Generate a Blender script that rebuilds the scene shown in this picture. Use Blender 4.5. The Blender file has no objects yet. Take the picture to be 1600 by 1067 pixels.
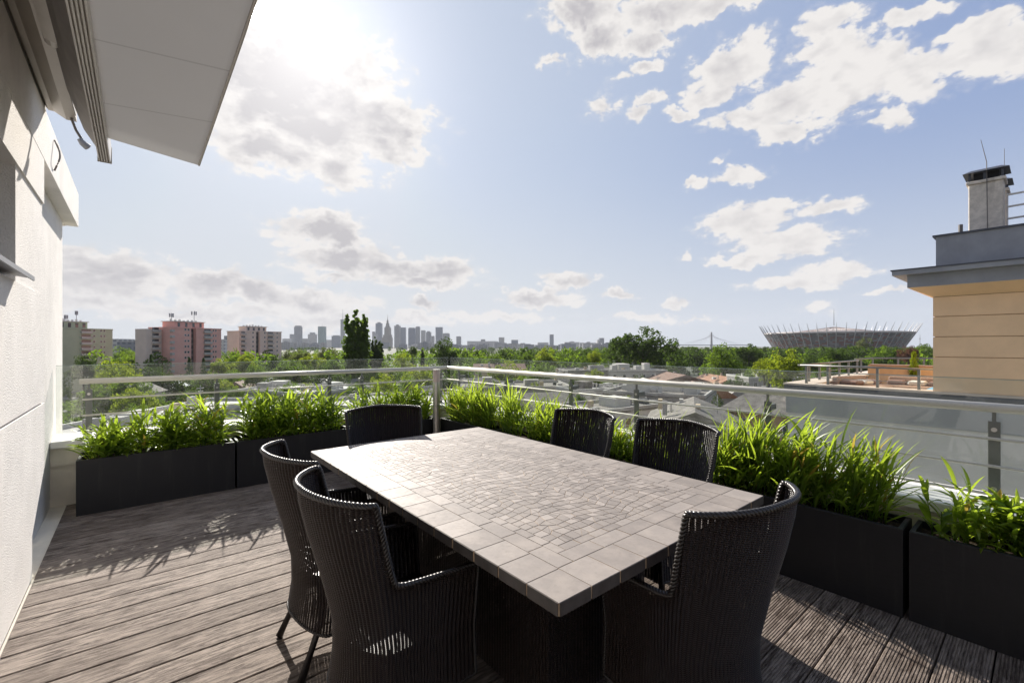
import bpy, math, random
import numpy as np
from mathutils import Vector, Matrix
R_ = math.radians
sc = bpy.context.scene
col = sc.collection

# ------------------------------------------------------------------ camera
FPX = 701.0                      # focal length in px of a 1600 px wide frame
CAMZ = 1.45
cam_d = bpy.data.cameras.new('camera'); cam = bpy.data.objects.new('camera', cam_d); col.objects.link(cam)
cam_d.sensor_width = 36; cam_d.lens = FPX/1600*36; cam_d.shift_y = 5.5/1600
cam_d.clip_start = 0.05; cam_d.clip_end = 20000
YAW = math.atan2(.6408, .7677)
cam.location = (0, 0, CAMZ); cam.rotation_euler = (R_(90), 0, -YAW)
sc.camera = cam
FX, FY = math.sin(YAW), math.cos(YAW)
def pd(x, y, d):                 # a photo pixel at a forward depth -> world point
    r = (x-800)/FPX*d
    return (FX*d+FY*r, FY*d-FX*r, CAMZ-(y-539)/FPX*d)
def pdir(x, y):
    p = pd(x, y, 1); return Vector((p[0], p[1], p[2]-CAMZ)).normalized()

# ------------------------------------------------------------------ light
SUN_AZ = math.atan2(.427, 1.627); SUN_EL = R_(30.7)
sun_d = bpy.data.lights.new('sun', 'SUN'); sun_d.energy = 5.0; sun_d.angle = R_(0.5); sun_d.color = (1, .93, .84)
sun = bpy.data.objects.new('sun', sun_d); col.objects.link(sun)
sdir = Vector((math.sin(SUN_AZ)*math.cos(SUN_EL), math.cos(SUN_AZ)*math.cos(SUN_EL), math.sin(SUN_EL)))
sun.rotation_euler = sdir.to_track_quat('Z', 'Y').to_euler(); sun.location = (0, 0, 60)
sc.view_settings.view_transform = 'Standard'; sc.view_settings.look = 'None'
sc.view_settings.exposure = 0.95; sc.view_settings.gamma = 1; sc.view_settings.use_curve_mapping = False
sc.cycles.transparent_max_bounces = 24
sc.cycles.max_bounces = 7
sc.cycles.volume_bounces = 0
sc.cycles.use_denoising = True

# ------------------------------------------------------------------ node helper
class NT:
    def __init__(s, tree): s.t = tree; s.n = tree.nodes; s.l = tree.links; s.n.clear()
    def node(s, typ, **kw):
        n = s.n.new(typ)
        for k, v in kw.items(): setattr(n, k, v)
        return n
    def setin(s, sock, v):
        if v is None: return
        if isinstance(v, bpy.types.NodeSocket): s.l.new(v, sock)
        else:
            try: sock.default_value = v
            except Exception: sock.default_value = tuple(v)+(1,)
    def math(s, op, a, b=None, c=None, clamp=False):
        n = s.node('ShaderNodeMath', operation=op, use_clamp=clamp)
        s.setin(n.inputs[0], a); s.setin(n.inputs[1], b); s.setin(n.inputs[2], c)
        return n.outputs[0]
    def vm(s, op, a, b=None):
        n = s.node('ShaderNodeVectorMath', operation=op)
        s.setin(n.inputs[0], a); s.setin(n.inputs[1], b)
        return n.outputs['Value'] if op in ('LENGTH', 'DOT_PRODUCT', 'DISTANCE') else n.outputs[0]
    def scale(s, a, f):
        n = s.node('ShaderNodeVectorMath', operation='SCALE'); s.setin(n.inputs[0], a); s.setin(n.inputs['Scale'], f); return n.outputs[0]
    def sep(s, v): n = s.node('ShaderNodeSeparateXYZ'); s.l.new(v, n.inputs[0]); return n.outputs
    def comb(s, x, y, z):
        n = s.node('ShaderNodeCombineXYZ'); s.setin(n.inputs[0], x); s.setin(n.inputs[1], y); s.setin(n.inputs[2], z); return n.outputs[0]
    def noise(s, v, sc_, det=4, rough=.55, dist=0, out='Fac'):
        n = s.node('ShaderNodeTexNoise'); s.setin(n.inputs['Vector'], v)
        n.inputs['Scale'].default_value = sc_; n.inputs['Detail'].default_value = det
        n.inputs['Roughness'].default_value = rough; n.inputs['Distortion'].default_value = dist
        return n.outputs[out]
    def ss(s, v, a, b, lo=0., hi=1., smooth=True):
        n = s.node('ShaderNodeMapRange'); n.interpolation_type = 'SMOOTHSTEP' if smooth else 'LINEAR'
        s.setin(n.inputs[0], v); n.inputs[1].default_value = a; n.inputs[2].default_value = b
        n.inputs[3].default_value = lo; n.inputs[4].default_value = hi
        return n.outputs[0]
    def mix(s, f, a, b, blend='MIX'):
        n = s.node('ShaderNodeMix', data_type='RGBA', blend_type=blend)
        s.setin(n.inputs[0], f); s.setin(n.inputs[6], a); s.setin(n.inputs[7], b); return n.outputs[2]
    def obj(s): return s.node('ShaderNodeTexCoord').outputs['Object']
    def uv(s): return s.node('ShaderNodeTexCoord').outputs['UV']
    def mapped(s, v, scale): return s.vm('MULTIPLY', v, scale)
    def bump(s, h, strength=.5, dist=.01):
        n = s.node('ShaderNodeBump'); n.inputs['Strength'].default_value = strength; n.inputs['Distance'].default_value = dist
        s.l.new(h, n.inputs['Height']); return n.outputs[0]
    def pbsdf(s, base, rough=.6, metal=0., normal=None, spec=.5, **kw):
        n = s.node('ShaderNodeBsdfPrincipled'); s.setin(n.inputs['Base Color'], base); s.setin(n.inputs['Roughness'], rough)
        s.setin(n.inputs['Metallic'], metal); s.setin(n.inputs['Specular IOR Level'], spec)
        if normal: s.l.new(normal, n.inputs['Normal'])
        for k, v in kw.items(): s.setin(n.inputs[k], v)
        return n.outputs[0]
    def out(s, surf): o = s.node('ShaderNodeOutputMaterial'); s.l.new(surf, o.inputs[0]); return o
def c4(c): return (c[0], c[1], c[2], 1)
def newmat(name):
    m = bpy.data.materials.new(name); m.use_nodes = True; return m, NT(m.node_tree)

# ------------------------------------------------------------------ sky with clouds
w = bpy.data.worlds.new('World'); sc.world = w; w.use_nodes = True
T = NT(w.node_tree)
sky = T.node('ShaderNodeTexSky', sky_type='NISHITA', sun_disc=False, sun_elevation=SUN_EL, sun_rotation=SUN_AZ,
             air_density=1.0, dust_density=0.8, ozone_density=2.2, altitude=100)
gen = T.node('ShaderNodeTexCoord').outputs['Generated']
gx, gy, gz = T.sep(gen)
dsun = T.vm("DISTANCE", gen, tuple(sdir))
az = T.math('ARCTAN2', gx, gy); el = T.math('ARCSINE', gz)
P0 = T.comb(az, el, 0.)
wn = T.noise(P0, 9., 4, .6, out='Color')
warp = T.scale(T.vm('SUBTRACT', wn, (.5, .5, .5)), .085)
wn2 = T.noise(P0, 34., 3, .62, out='Color')
warp2 = T.scale(T.vm('SUBTRACT', wn2, (.5, .5, .5)), .03)
P = T.vm('ADD', T.vm('ADD', P0, warp), warp2)
CL = [  # photo x, y, radius x, radius y, strength
 (430,120,150,130,1.1),(500,180,130,90,1.15),(590,190,80,50,1.),(430,230,100,36,1.),(520,262,44,34,1.),(610,235,50,30,.9),(560,120,60,60,.8),
 (905,18,68,34,1.),(945,48,50,30,1.),(1040,18,90,34,1.),(1015,62,50,22,1.),(1130,5,90,26,1.),
 (1005,103,28,13,.9),(1012,158,24,14,.9),(1000,182,16,20,.85),
 (1135,110,62,36,1.),(1105,145,45,20,1.),(1068,176,30,12,.9),(1170,78,40,22,.8),
 (1170,180,66,20,1.),(1230,165,90,44,1.),(1320,130,110,62,1.),(1430,115,90,45,1.),(1530,80,90,50,1.),(1590,70,50,50,1.),(1240,205,60,18,1.),(1395,185,30,20,.9),
 (1290,42,52,26,1.),(1425,20,60,16,1.),(1520,38,80,16,.9),(1300,75,80,20,.8),
 (1155,274,38,13,.9),(1078,283,18,10,.8),(1130,250,14,6,.6),
 (1190,328,40,18,1.),(1160,352,74,26,1.),(1225,372,90,24,1.),(1180,402,76,10,.9),(1290,320,50,16,1.),(1268,392,50,12,.8),
 (1300,424,70,20,1.),(1240,444,74,12,1.),(1352,425,30,9,.7),(1395,460,60,4,.7),
 (500,360,67.2,26,1.08),(535,378,44.8,15.6,1.08),(545,408,73.92,26,1.08),(600,420,89.6,23.4,1.08),(690,425,56,23.4,1.08),(660,440,78.4,11.7,0.972),(520,440,40.32,7.8,0.756),
 (130,412,56,26,1.08),(190,430,100.8,33.8,1.08),(150,446,112,23.4,1.08),(335,448,67.2,23.4,1.08),(390,456,67.2,20.8,1.08),(425,468,38.08,13,0.864),
 (885,434,42.56,13,1.026),(842,462,51.52,14.3,1.08),(968,460,26.88,9.1,0.972),(1052,475,24.64,6.5,0.972),(1078,409,8.96,7.8,0.756),(665,479,24.64,7.8,0.972),
 (480,472,89.6,18.2,0.864),(300,486,201.6,15.6,0.81),(500,495,100.8,15.6,0.756),(160,474,89.6,15.6,0.756),(780,494,78.4,9.1,0.6696),(640,500,67.2,9.1,0.648),(1000,496,56,6.5,0.648),(1270,487,33.6,11.7,0.594),(1085,500,44.8,6.5,0.54),
 (855,94,24,8,.55),(945,158,24,26,.55),(1148,350,8,8,.4)]
f = None
for (x, y, rx, ry, s_) in CL:
    d0 = pdir(x, y); d1 = pdir(x+rx, y); d2 = pdir(x, y-ry)
    a0, e0 = math.atan2(d0.x, d0.y), math.asin(d0.z)
    ra = abs(math.atan2(d1.x, d1.y)-a0); re = abs(math.asin(d2.z)-e0)
    gk = 1.38 if x < 850 else 1.26
    v = T.vm('MULTIPLY', T.vm('SUBTRACT', P, (a0, e0, 0)), (1/ra/gk, 1/re/gk, 0))
    b = T.math('MULTIPLY_ADD', T.vm('LENGTH', v), -s_, s_)
    f = b if f is None else T.math('SMOOTH_MAX', f, b, .12)
Pn = T.vm('MULTIPLY', P0, (1., 1.7, 1.))
n1 = T.noise(Pn, 17., 7, .58)
def billow(v, sc_, det): return T.math('MULTIPLY', T.math('ABSOLUTE', T.math('SUBTRACT', T.noise(v, sc_, det, .5), .5)), 4.2)
nb_ = T.math('ADD', T.math('MULTIPLY', billow(Pn, 21., 1), .65), T.math('MULTIPLY', billow(Pn, 52., 2), .35))
D = T.math('ADD', f, T.math('ADD', T.math('MULTIPLY', T.math('SUBTRACT', n1, .47), 1.35), T.math('MULTIPLY', T.math('SUBTRACT', nb_, .36), .42)))
alpha = T.ss(D, .09, .37)
wisp = T.math('MULTIPLY', T.ss(D, -.12, .3), .22)
alpha = T.math('MAXIMUM', alpha, wisp)
# relief: compare with a sample shifted toward the sun
sun2 = (SUN_AZ, SUN_EL, 0)
tosun = T.vm('SUBTRACT', sun2, P0)
tn = T.node('ShaderNodeVectorMath', operation='NORMALIZE'); T.l.new(tosun, tn.inputs[0])
sh = T.vm('ADD', T.vm('MULTIPLY', T.vm('ADD', P0, T.scale(tn.outputs[0], .018)), (1., 1.7, 1.)), (0, 0, 0))
n2 = T.noise(sh, 17., 3, .5); n1s = T.noise(Pn, 17., 3, .5)
relief = T.math('ADD', T.math('SUBTRACT', n1s, n2), T.math('MULTIPLY', T.math('SUBTRACT', nb_, .36), .14))
core = T.ss(T.math('ADD', f, T.math('MULTIPLY', T.math('SUBTRACT', n1, .5), .9)), .16, .50)
core = T.math('MULTIPLY', core, T.ss(D, .32, 1.0))
lowpart = T.ss(T.noise(P0, 7., 3, .5), .40, .62)

backlit = T.ss(dsun, .95, .40)                       # clouds toward the sun have dark cores
shade = T.math('MULTIPLY', core, T.math('ADD', T.math('MULTIPLY', backlit, .72), T.math('MULTIPLY', lowpart, .24)))
shade = T.math('SUBTRACT', shade, T.math('MULTIPLY', relief, 1.5))
shade = T.math('MAXIMUM', T.math('MINIMUM', shade, .8), 0.)
nis = T.vm('MINIMUM', sky.outputs[0], (9.5, 9.5, 9.5))
upr = T.ss(gz, .05, .55)
away = T.ss(dsun, .35, 1.15)
blue = T.mix(away, (6.1, 6.9, 8.4, 1), (3.3, 4.4, 7.2, 1))
skyc = T.mix(.22, blue, nis)
hz = T.ss(gz, .0, .42, 1., 0.)
skyc = T.mix(T.math('MULTIPLY', hz, .92), skyc, T.mix(away, (7.5, 7.8, 8.1, 1), (6.3, 6.9, 7.9, 1)))
ccol = T.mix(shade, (9.1, 8.8, 8.6, 1), (4.9, 4.75, 5.1, 1))
aure = T.math('POWER', T.ss(dsun, .60, .0, 0., 1., False), 4.0)
glow = T.math('MULTIPLY', aure, 7.)
skyc = T.mix(1., skyc, T.scale((1.0, .97, .93), glow), 'ADD')
ccol = T.mix(1., ccol, T.scale((1.0, .97, .93), T.math('MULTIPLY', glow, .85)), 'ADD')
skycl = T.mix(alpha, skyc, ccol)
rear = T.ss(T.math('ADD', T.math('MULTIPLY', gx, FX), T.math('MULTIPLY', gy, FY)), .05, -.45)
skycl = T.mix(rear, skycl, (3.0, 3.3, 4.3, 1))          # deeper sky opposite the sun
below = T.ss(gz, -.03, -.005)
skycl = T.mix(below, (5.6, 5.8, 6.1, 1), skycl)
bg = T.node('ShaderNodeBackground'); T.l.new(skycl, bg.inputs[0]); bg.inputs[1].default_value = .05
wo = T.node('ShaderNodeOutputWorld'); T.l.new(bg.outputs[0], wo.inputs[0])
w.cycles.sampling_method = 'MANUAL'; w.cycles.sample_map_resolution = 1024

# ------------------------------------------------------------------ mesh helpers
class MB:
    def __init__(s): s.v = []; s.f = []; s.uv = None
    def add(s, v, f):
        o = len(s.v); s.v += [tuple(p) for p in v]; s.f += [tuple(i+o for i in q) for q in f]; return s
    def box(s, x0, x1, y0, y1, z0, z1, bev=0):
        if bev > 0:
            b = bev
            # bevelled along every edge via chamfered corner vertices
            vs = []
            for sx, X in ((1, x0), (-1, x1)):
                for sy, Y in ((1, y0), (-1, y1)):
                    for sz, Z in ((1, z0), (-1, z1)):
                        vs += [(X, Y+sy*b, Z+sz*b), (X+sx*b, Y, Z+sz*b), (X+sx*b, Y+sy*b, Z)]
            def I(i, j, k, a): return ((i*2+j)*2+k)*3+a
            fs = []
            for i in (0, 1): q = [I(i,0,0,0), I(i,1,0,0), I(i,1,1,0), I(i,0,1,0)]; fs.append(q if i else q[::-1])
            for j in (0, 1): q = [I(0,j,0,1), I(0,j,1,1), I(1,j,1,1), I(1,j,0,1)]; fs.append(q if j else q[::-1])
            for k in (0, 1): q = [I(0,0,k,2), I(1,0,k,2), I(1,1,k,2), I(0,1,k,2)]; fs.append(q if k else q[::-1])
            for j in (0, 1):
                for k in (0, 1): fs.append([I(0,j,k,1), I(1,j,k,1), I(1,j,k,2), I(0,j,k,2)])
            for i in (0, 1):
                for k in (0, 1): fs.append([I(i,0,k,0), I(i,1,k,0), I(i,1,k,2), I(i,0,k,2)])
            for i in (0, 1):
                for j in (0, 1): fs.append([I(i,j,0,0), I(i,j,1,0), I(i,j,1,1), I(i,j,0,1)])
            for i in (0, 1):
                for j in (0, 1):
                    for k in (0, 1): fs.append([I(i,j,k,0), I(i,j,k,1), I(i,j,k,2)])
            return s.add(vs, fs)
        v = [(x0,y0,z0),(x1,y0,z0),(x1,y1,z0),(x0,y1,z0),(x0,y0,z1),(x1,y0,z1),(x1,y1,z1),(x0,y1,z1)]
        return s.add(v, [(0,3,2,1),(4,5,6,7),(0,1,5,4),(1,2,6,5),(2,3,7,6),(3,0,4,7)])
    def prism(s, poly, y0, y1, axis='y'):    # polygon in (x,z) swept along y, or (y,z) along x, or (x,y) along z
        n = len(poly)
        def P(p, t): return {'y': (p[0], t, p[1]), 'x': (t, p[0], p[1]), 'z': (p[0], p[1], t)}[axis]
        v = [P(p, y0) for p in poly]+[P(p, y1) for p in poly]
        return s.add(v, [tuple(range(n)), tuple(range(2*n-1, n-1, -1))]+[(i, i+n, (i+1) % n+n, (i+1) % n) for i in range(n)])
    def tube(s, pts, rad, n=8, cap=True):
        pts = [Vector(p) for p in pts]; rads = rad if isinstance(rad, (list, tuple)) else [rad]*len(pts)
        up = Vector((0, 0, 1)); v = []; f_ = []
        for i, p in enumerate(pts):
            t = (pts[min(i+1, len(pts)-1)]-pts[max(i-1, 0)]).normalized()
            a = t.cross(up if abs(t.z) < .95 else Vector((1, 0, 0))).normalized(); b = t.cross(a)
            for k in range(n):
                an = 2*math.pi*k/n; v.append(p+(a*math.cos(an)+b*math.sin(an))*rads[i])
        for i in range(len(pts)-1):
            for k in range(n): f_.append((i*n+k, i*n+(k+1) % n, (i+1)*n+(k+1) % n, (i+1)*n+k))
        if cap: f_ += [tuple(range(n))[::-1], tuple(range((len(pts)-1)*n, len(pts)*n))]
        return s.add(v, f_)
    def cone(s, c, r0, r1, z0, z1, n=16):
        return s.tube([(c[0], c[1], z0), (c[0], c[1], z1)], [r0, r1], n)
    def build(s, name, m, parent=None, world=False, smooth=False, attr=None):
        me = bpy.data.meshes.new(name)
        vs = s.v
        if world and parent is not None:
            M = world_m(parent).inverted(); vs = [tuple(M @ Vector(p)) for p in vs]
        me.from_pydata(vs, [], s.f); me.materials.append(m)
        if smooth: me.polygons.foreach_set('use_smooth', [True]*len(me.polygons))
        if attr is not None:
            a = me.attributes.new('tint', 'FLOAT', 'FACE'); a.data.foreach_set('value', attr)
        me.update()
        o = bpy.data.objects.new(name, me); col.objects.link(o)
        if parent: o.parent = parent
        return o
def world_m(o):
    M = Matrix.LocRotScale(o.location, o.rotation_euler, o.scale)
    return world_m(o.parent) @ M if o.parent else M
def np_mesh(name, V, Fq, m, parent=None, smooth=False, uvs=None, tint=None):
    me = bpy.data.meshes.new(name); V = np.asarray(V, np.float32); Fq = np.asarray(Fq, np.int32); k = Fq.shape[1]
    me.vertices.add(len(V)); me.vertices.foreach_set('co', V.ravel())
    me.loops.add(Fq.size); me.loops.foreach_set('vertex_index', Fq.ravel())
    me.polygons.add(len(Fq)); me.polygons.foreach_set('loop_start', np.arange(0, Fq.size, k, dtype=np.int32))
    me.polygons.foreach_set('loop_total', np.full(len(Fq), k, np.int32))
    if smooth: me.polygons.foreach_set('use_smooth', np.ones(len(Fq), bool))
    if uvs is not None:
        l = me.uv_layers.new(name='UVMap'); l.data.foreach_set('uv', np.asarray(uvs, np.float32)[Fq.ravel()].ravel())
    if tint is not None:
        a = me.attributes.new('tint', 'FLOAT', 'FACE'); a.data.foreach_set('value', np.asarray(tint, np.float32))
    me.materials.append(m); me.update(calc_edges=True); me.validate()
    o = bpy.data.objects.new(name, me)
    col.objects.link(o)
    if parent: o.parent = parent
    return o
def tag(o, label=None, cat=None, group=None, kind=None):
    if label: o['label'] = label
    if cat: o['category'] = cat
    if group: o['group'] = group
    if kind: o['kind'] = kind
    return o
def thing(name, label, cat, loc=(0, 0, 0), rz=0, group=None):
    o = bpy.data.objects.new(name, None); o.empty_display_size = .2; col.objects.link(o)
    o.location = loc; o.rotation_euler = (0, 0, rz); return tag(o, label, cat, group)
def dup(root, loc, rz, label, scale=None, group=None):
    def cp(o, par):
        c = o.copy(); col.objects.link(c); c.parent = par
        for ch in [k for k in bpy.data.objects if k.parent == o]: cp(ch, c)
        return c
    r = cp(root, None); r.location = loc; r.rotation_euler = (0, 0, rz)
    if scale: r.scale = scale
    r['label'] = label
    if group: r['group'] = group
    return r

# ------------------------------------------------------------------ materials
def simple(name, c, rough=.6, metal=0, var=.12, scale=8, bump=0, bscale=60, bd=.004, spec=.5, stain=0):
    m, t = newmat(name); o = t.obj()
    n = t.noise(o, scale, 6, .6)
    base = t.mix(t.ss(n, .3, .7), c4([k*(1-var) for k in c]), c4([min(1, k*(1+var)) for k in c]))
    if stain:
        st = t.ss(t.noise(t.mapped(o, (1, 1, .25)), scale*.4, 8, .65), .52, .72)
        base = t.mix(t.math('MULTIPLY', st, stain), base, c4([k*.55 for k in c]))
    nm = t.bump(t.noise(o, bscale, 5, .6), bump, bd) if bump else None
    r = t.math('MULTIPLY_ADD', n, .2, rough-.1)
    t.out(t.pbsdf(base, r, metal, nm, spec)); return m
M = {}
M['plaster'] = simple('plaster', (.87, .84, .80), .9, 0, .05, 3, 1., 110, .007, .2, .22)
M['plaster_lo'] = simple('cream_render', (.76, .70, .60), .85, 0, .07, 4, .4, 120, .004, .25, .35)
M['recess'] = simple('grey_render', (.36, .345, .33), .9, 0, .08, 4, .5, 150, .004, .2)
M['coping'] = simple('white_coping', (.82, .80, .76), .6, 0, .06, 5, .1, 60, .002, .4, .3)
M['alu'] = simple('painted_aluminium', (.46, .42, .37), .38, .35, .06, 6)
M['alu_w'] = simple('white_aluminium', (.62, .59, .55), .35, .2, .05, 6)
M['alu_d'] = simple('dark_aluminium', (.16, .145, .135), .5, .2, .1, 6)
M['zinc'] = simple('zinc_flashing', (.29, .30, .325), .5, .25, .1, 2, .1, 30, .003, .5, .3)
M['zinc_d'] = simple('dark_flashing', (.075, .08, .095), .5, .2, .15, 3)
M['tan'] = simple('tan_render', (.86, .61, .38), .9, 0, .05, 1.2, .3, 60, .006, .2, .12)
M['grey_wall'] = simple('grey_wall_render', (.72, .69, .65), .85, 0, .07, .8, .2, 40, .006, .25, .3)
M['grey_wall_d'] = simple('grey_wall_upper', (.42, .42, .42), .8, 0, .08, .8, .2, 40, .006, .25, .3)
M['stone_cop'] = simple('pink_stone_coping', (.62, .52, .44), .8, 0, .08, 2, .2, 30, .004, .3, .2)
M['orange_r'] = simple('orange_render', (.52, .35, .20), .9, 0, .08, 2, 0, 60, .004, .2, .2)
M['brick'] = simple('brick_edge', (.30, .19, .13), .9, 0, .2, 20)
M['chim'] = simple('weathered_chimney', (.66, .60, .53), .95, 0, .16, 6, .9, 30, .02, .2, .8)
M['soil'] = simple('soil', (.045, .028, .018), .95, 0, .5, 30, 1, 90, .02)
M['dark'] = simple('dark_void', (.012, .012, .014), .8)
M['leg'] = simple('black_leg', (.012, .010, .010), .35)
M['ground_seed'] = None

def m_steel():
    m, t = newmat('stainless_steel'); o = t.obj()
    n = t.noise(t.mapped(o, (40, 40, 2)), 6, 4)
    t.out(t.pbsdf(t.mix(n, (.50, .485, .45, 1), (.66, .64, .60, 1)), t.math('MULTIPLY_ADD', n, .2, .22), .9)); return m
M['steel'] = m_steel()
def m_rail():
    m, t = newmat('painted_rail'); o = t.obj()
    n = t.noise(o, 12, 5, .6); g = t.ss(t.noise(o, 160, 2), .62, .72)
    b = t.mix(n, (.56, .53, .46, 1), (.66, .63, .55, 1)); b = t.mix(t.math('MULTIPLY', g, .4), b, (.2, .18, .15, 1))
    t.out(t.pbsdf(b, t.math('MULTIPLY_ADD', n, .15, .30), .12)); return m
M['rail'] = m_rail()
M['post'] = simple('grey_post', (.20, .205, .19), .42, .4, .1, 8)

def m_glass():
    m, t = newmat('rail_glass')
    lw = t.node('ShaderNodeLayerWeight'); lw.inputs[0].default_value = .5
    fr = t.node('ShaderNodeMath', operation='MULTIPLY_ADD'); t.l.new(t.math('POWER', lw.outputs['Facing'], 5.), fr.inputs[0]); fr.inputs[1].default_value = .9; fr.inputs[2].default_value = .035
    tr = t.node('ShaderNodeBsdfTransparent'); tr.inputs[0].default_value = (.93, .955, .94, 1)
    gl = t.node('ShaderNodeBsdfGlossy'); gl.inputs['Roughness'].default_value = .02; gl.inputs[0].default_value = (.9, .9, .9, 1)
    mx = t.node('ShaderNodeMixShader'); t.l.new(fr.outputs[0], mx.inputs[0]); t.l.new(tr.outputs[0], mx.inputs[1]); t.l.new(gl.outputs[0], mx.inputs[2])
    df = t.node('ShaderNodeBsdfDiffuse'); df.inputs[0].default_value = (.6, .6, .58, 1)
    dust = t.math('MULTIPLY_ADD', t.ss(t.noise(t.obj(), 5, 8, .65), .4, .75), .07, .03)
    m2 = t.node('ShaderNodeMixShader'); t.l.new(dust, m2.inputs[0]); t.l.new(mx.outputs[0], m2.inputs[1]); t.l.new(df.outputs[0], m2.inputs[2])
    t.out(m2.outputs[0]); return m
M['glass'] = m_glass()
M['glass_edge'] = simple('glass_edge', (.30, .38, .34), .2)
def m_window(): 
    m, t = newmat('window_glass'); t.out(t.pbsdf((.03, .035, .045, 1), .08, 0, None, .8)); return m
M['win'] = m_window()

def m_deck():
    m, t = newmat('weathered_deck_boards'); o = t.obj(); at = t.node('ShaderNodeAttribute', attribute_name='tint').outputs['Fac']
    x, y, z = t.sep(o)
    ofs = t.math('MULTIPLY', at, 37.)
    p = t.comb(t.math('MULTIPLY', t.math('ADD', x, ofs), 1.5), t.math('MULTIPLY', y, 11.), ofs)
    grain = t.noise(p, 5.5, 10, .68, .6); fine = t.noise(t.mapped(p, (1.6, 6, 1)), 16, 6, .7)
    big = t.noise(o, 1.7, 4, .6)
    g = t.math('ADD', t.math('MULTIPLY', grain, .65), t.math('MULTIPLY', fine, .35))
    c = t.mix(t.ss(g, .39, .60), (.052, .036, .029, 1), (.345, .288, .247, 1))
    c = t.mix(t.math('MULTIPLY', t.ss(big, .45, .68), .35), c, (.42, .36, .31, 1))
    c = t.mix(t.ss(at, 0., 1., -.12, .35), c, (.10, .075, .06, 1))
    c = t.mix(t.math('MULTIPLY', t.ss(t.noise(t.mapped(o, (1, 2.2, 1)), 2.6, 8, .7), .52, .66), .5), c, (.060, .038, .028, 1))
    h = t.math('ADD', g, t.math('MULTIPLY', fine, .3))
    r = t.math('MULTIPLY_ADD', g, .25, .50)
    t.out(t.pbsdf(c, r, 0, t.bump(h, .9, .007), .16)); return m
M['deck'] = m_deck()

def m_tile():
    m, t = newmat('mosaic_stone'); o = t.obj(); at = t.node('ShaderNodeAttribute', attribute_name='tint').outputs['Fac']
    n = t.noise(o, 9, 8, .65); f_ = t.noise(o, 60, 5, .6)
    c = t.mix(at, (.150, .130, .118, 1), (.31, .274, .248, 1))
    c = t.mix(t.math('MULTIPLY', t.ss(n, .4, .7), .25), c, (.50, .43, .37, 1))
    c = t.mix(t.math('MULTIPLY', t.ss(f_, .5, .7), .2), c, (.14, .12, .11, 1))
    r = t.math('ADD', t.math('MULTIPLY', f_, .25), t.math('MULTIPLY_ADD', at, -.08, .52))
    t.out(t.pbsdf(c, r, 0, t.bump(t.math('ADD', f_, n), .2, .002), .3)); return m
M['tile'] = m_tile()
M['grout'] = simple('grout', (.36, .26, .17), .9, 0, .25, 30)
M['tile_side'] = simple('dark_tile_edge', (.06, .052, .048), .5, 0, .3, 20, .2, 60)

def m_planter():
    m, t = newmat('charcoal_fibre_planter'); o = t.obj()
    n = t.noise(t.mapped(o, (3, 3, 14)), 5, 8, .65); b = t.noise(o, 2.2, 5)
    c = t.mix(n, (.006, .006, .007, 1), (.017, .016, .018, 1)); c = t.mix(t.math('MULTIPLY', t.ss(t.noise(t.mapped(o, (9, 9, .8)), 1.6, 7, .7), .52, .75), .55), c, (.040, .037, .034, 1))
    t.out(t.pbsdf(c, t.math('MULTIPLY_ADD', n, .25, .42), 0, t.bump(n, .4, .002), .45)); return m
M['planter'] = m_planter()

def m_leaf(name, c1, c2, tr, tip=None):
    m, t = newmat(name); at = t.node('ShaderNodeAttribute', attribute_name='tint').outputs['Fac']
    c = t.mix(at, c4(c1), c4(c2))
    ct = t.mix(at, c4(tr), c4([k*1.25 for k in tr]))
    if tip:
        yel = t.ss(at, .975, .98); c = t.mix(yel, c, c4(tip)); ct = t.mix(yel, ct, c4(tip))
    p = t.pbsdf(c, .38 if tip or 'blade' in name else .65, 0, None, .5 if 'blade' in name else .12)
    tl = t.node('ShaderNodeBsdfTranslucent'); t.l.new(ct, tl.inputs[0])
    mx = t.node('ShaderNodeMixShader'); mx.inputs[0].default_value = .48; t.l.new(p, mx.inputs[1]); t.l.new(tl.outputs[0], mx.inputs[2])
    t.out(mx.outputs[0]); return m
M['blade'] = m_leaf('grass_blade', (.032, .080, .010), (.11, .165, .022), (.40, .53, .04), (.45, .34, .06))
M['tleaf_dark'] = m_leaf('dark_tree_leaf', (.014, .029, .007), (.042, .070, .015), (.07, .12, .014))
M['tleaf_mid'] = m_leaf('green_tree_leaf', (.028, .058, .008), (.075, .122, .016), (.17, .27, .018))
M['tleaf_lime'] = m_leaf('lime_tree_leaf', (.06, .095, .008), (.14, .18, .014), (.30, .37, .022))
M['tleaf_pale'] = m_leaf('pale_tree_leaf', (.05, .062, .022), (.11, .125, .045), (.15, .18, .045))
M['tleaf_brown'] = m_leaf('copper_tree_leaf', (.07, .04, .03), (.13, .075, .05), (.15, .07, .04))
M['bark'] = simple('bark', (.07, .055, .04), .9, 0, .3, 6)

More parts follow.
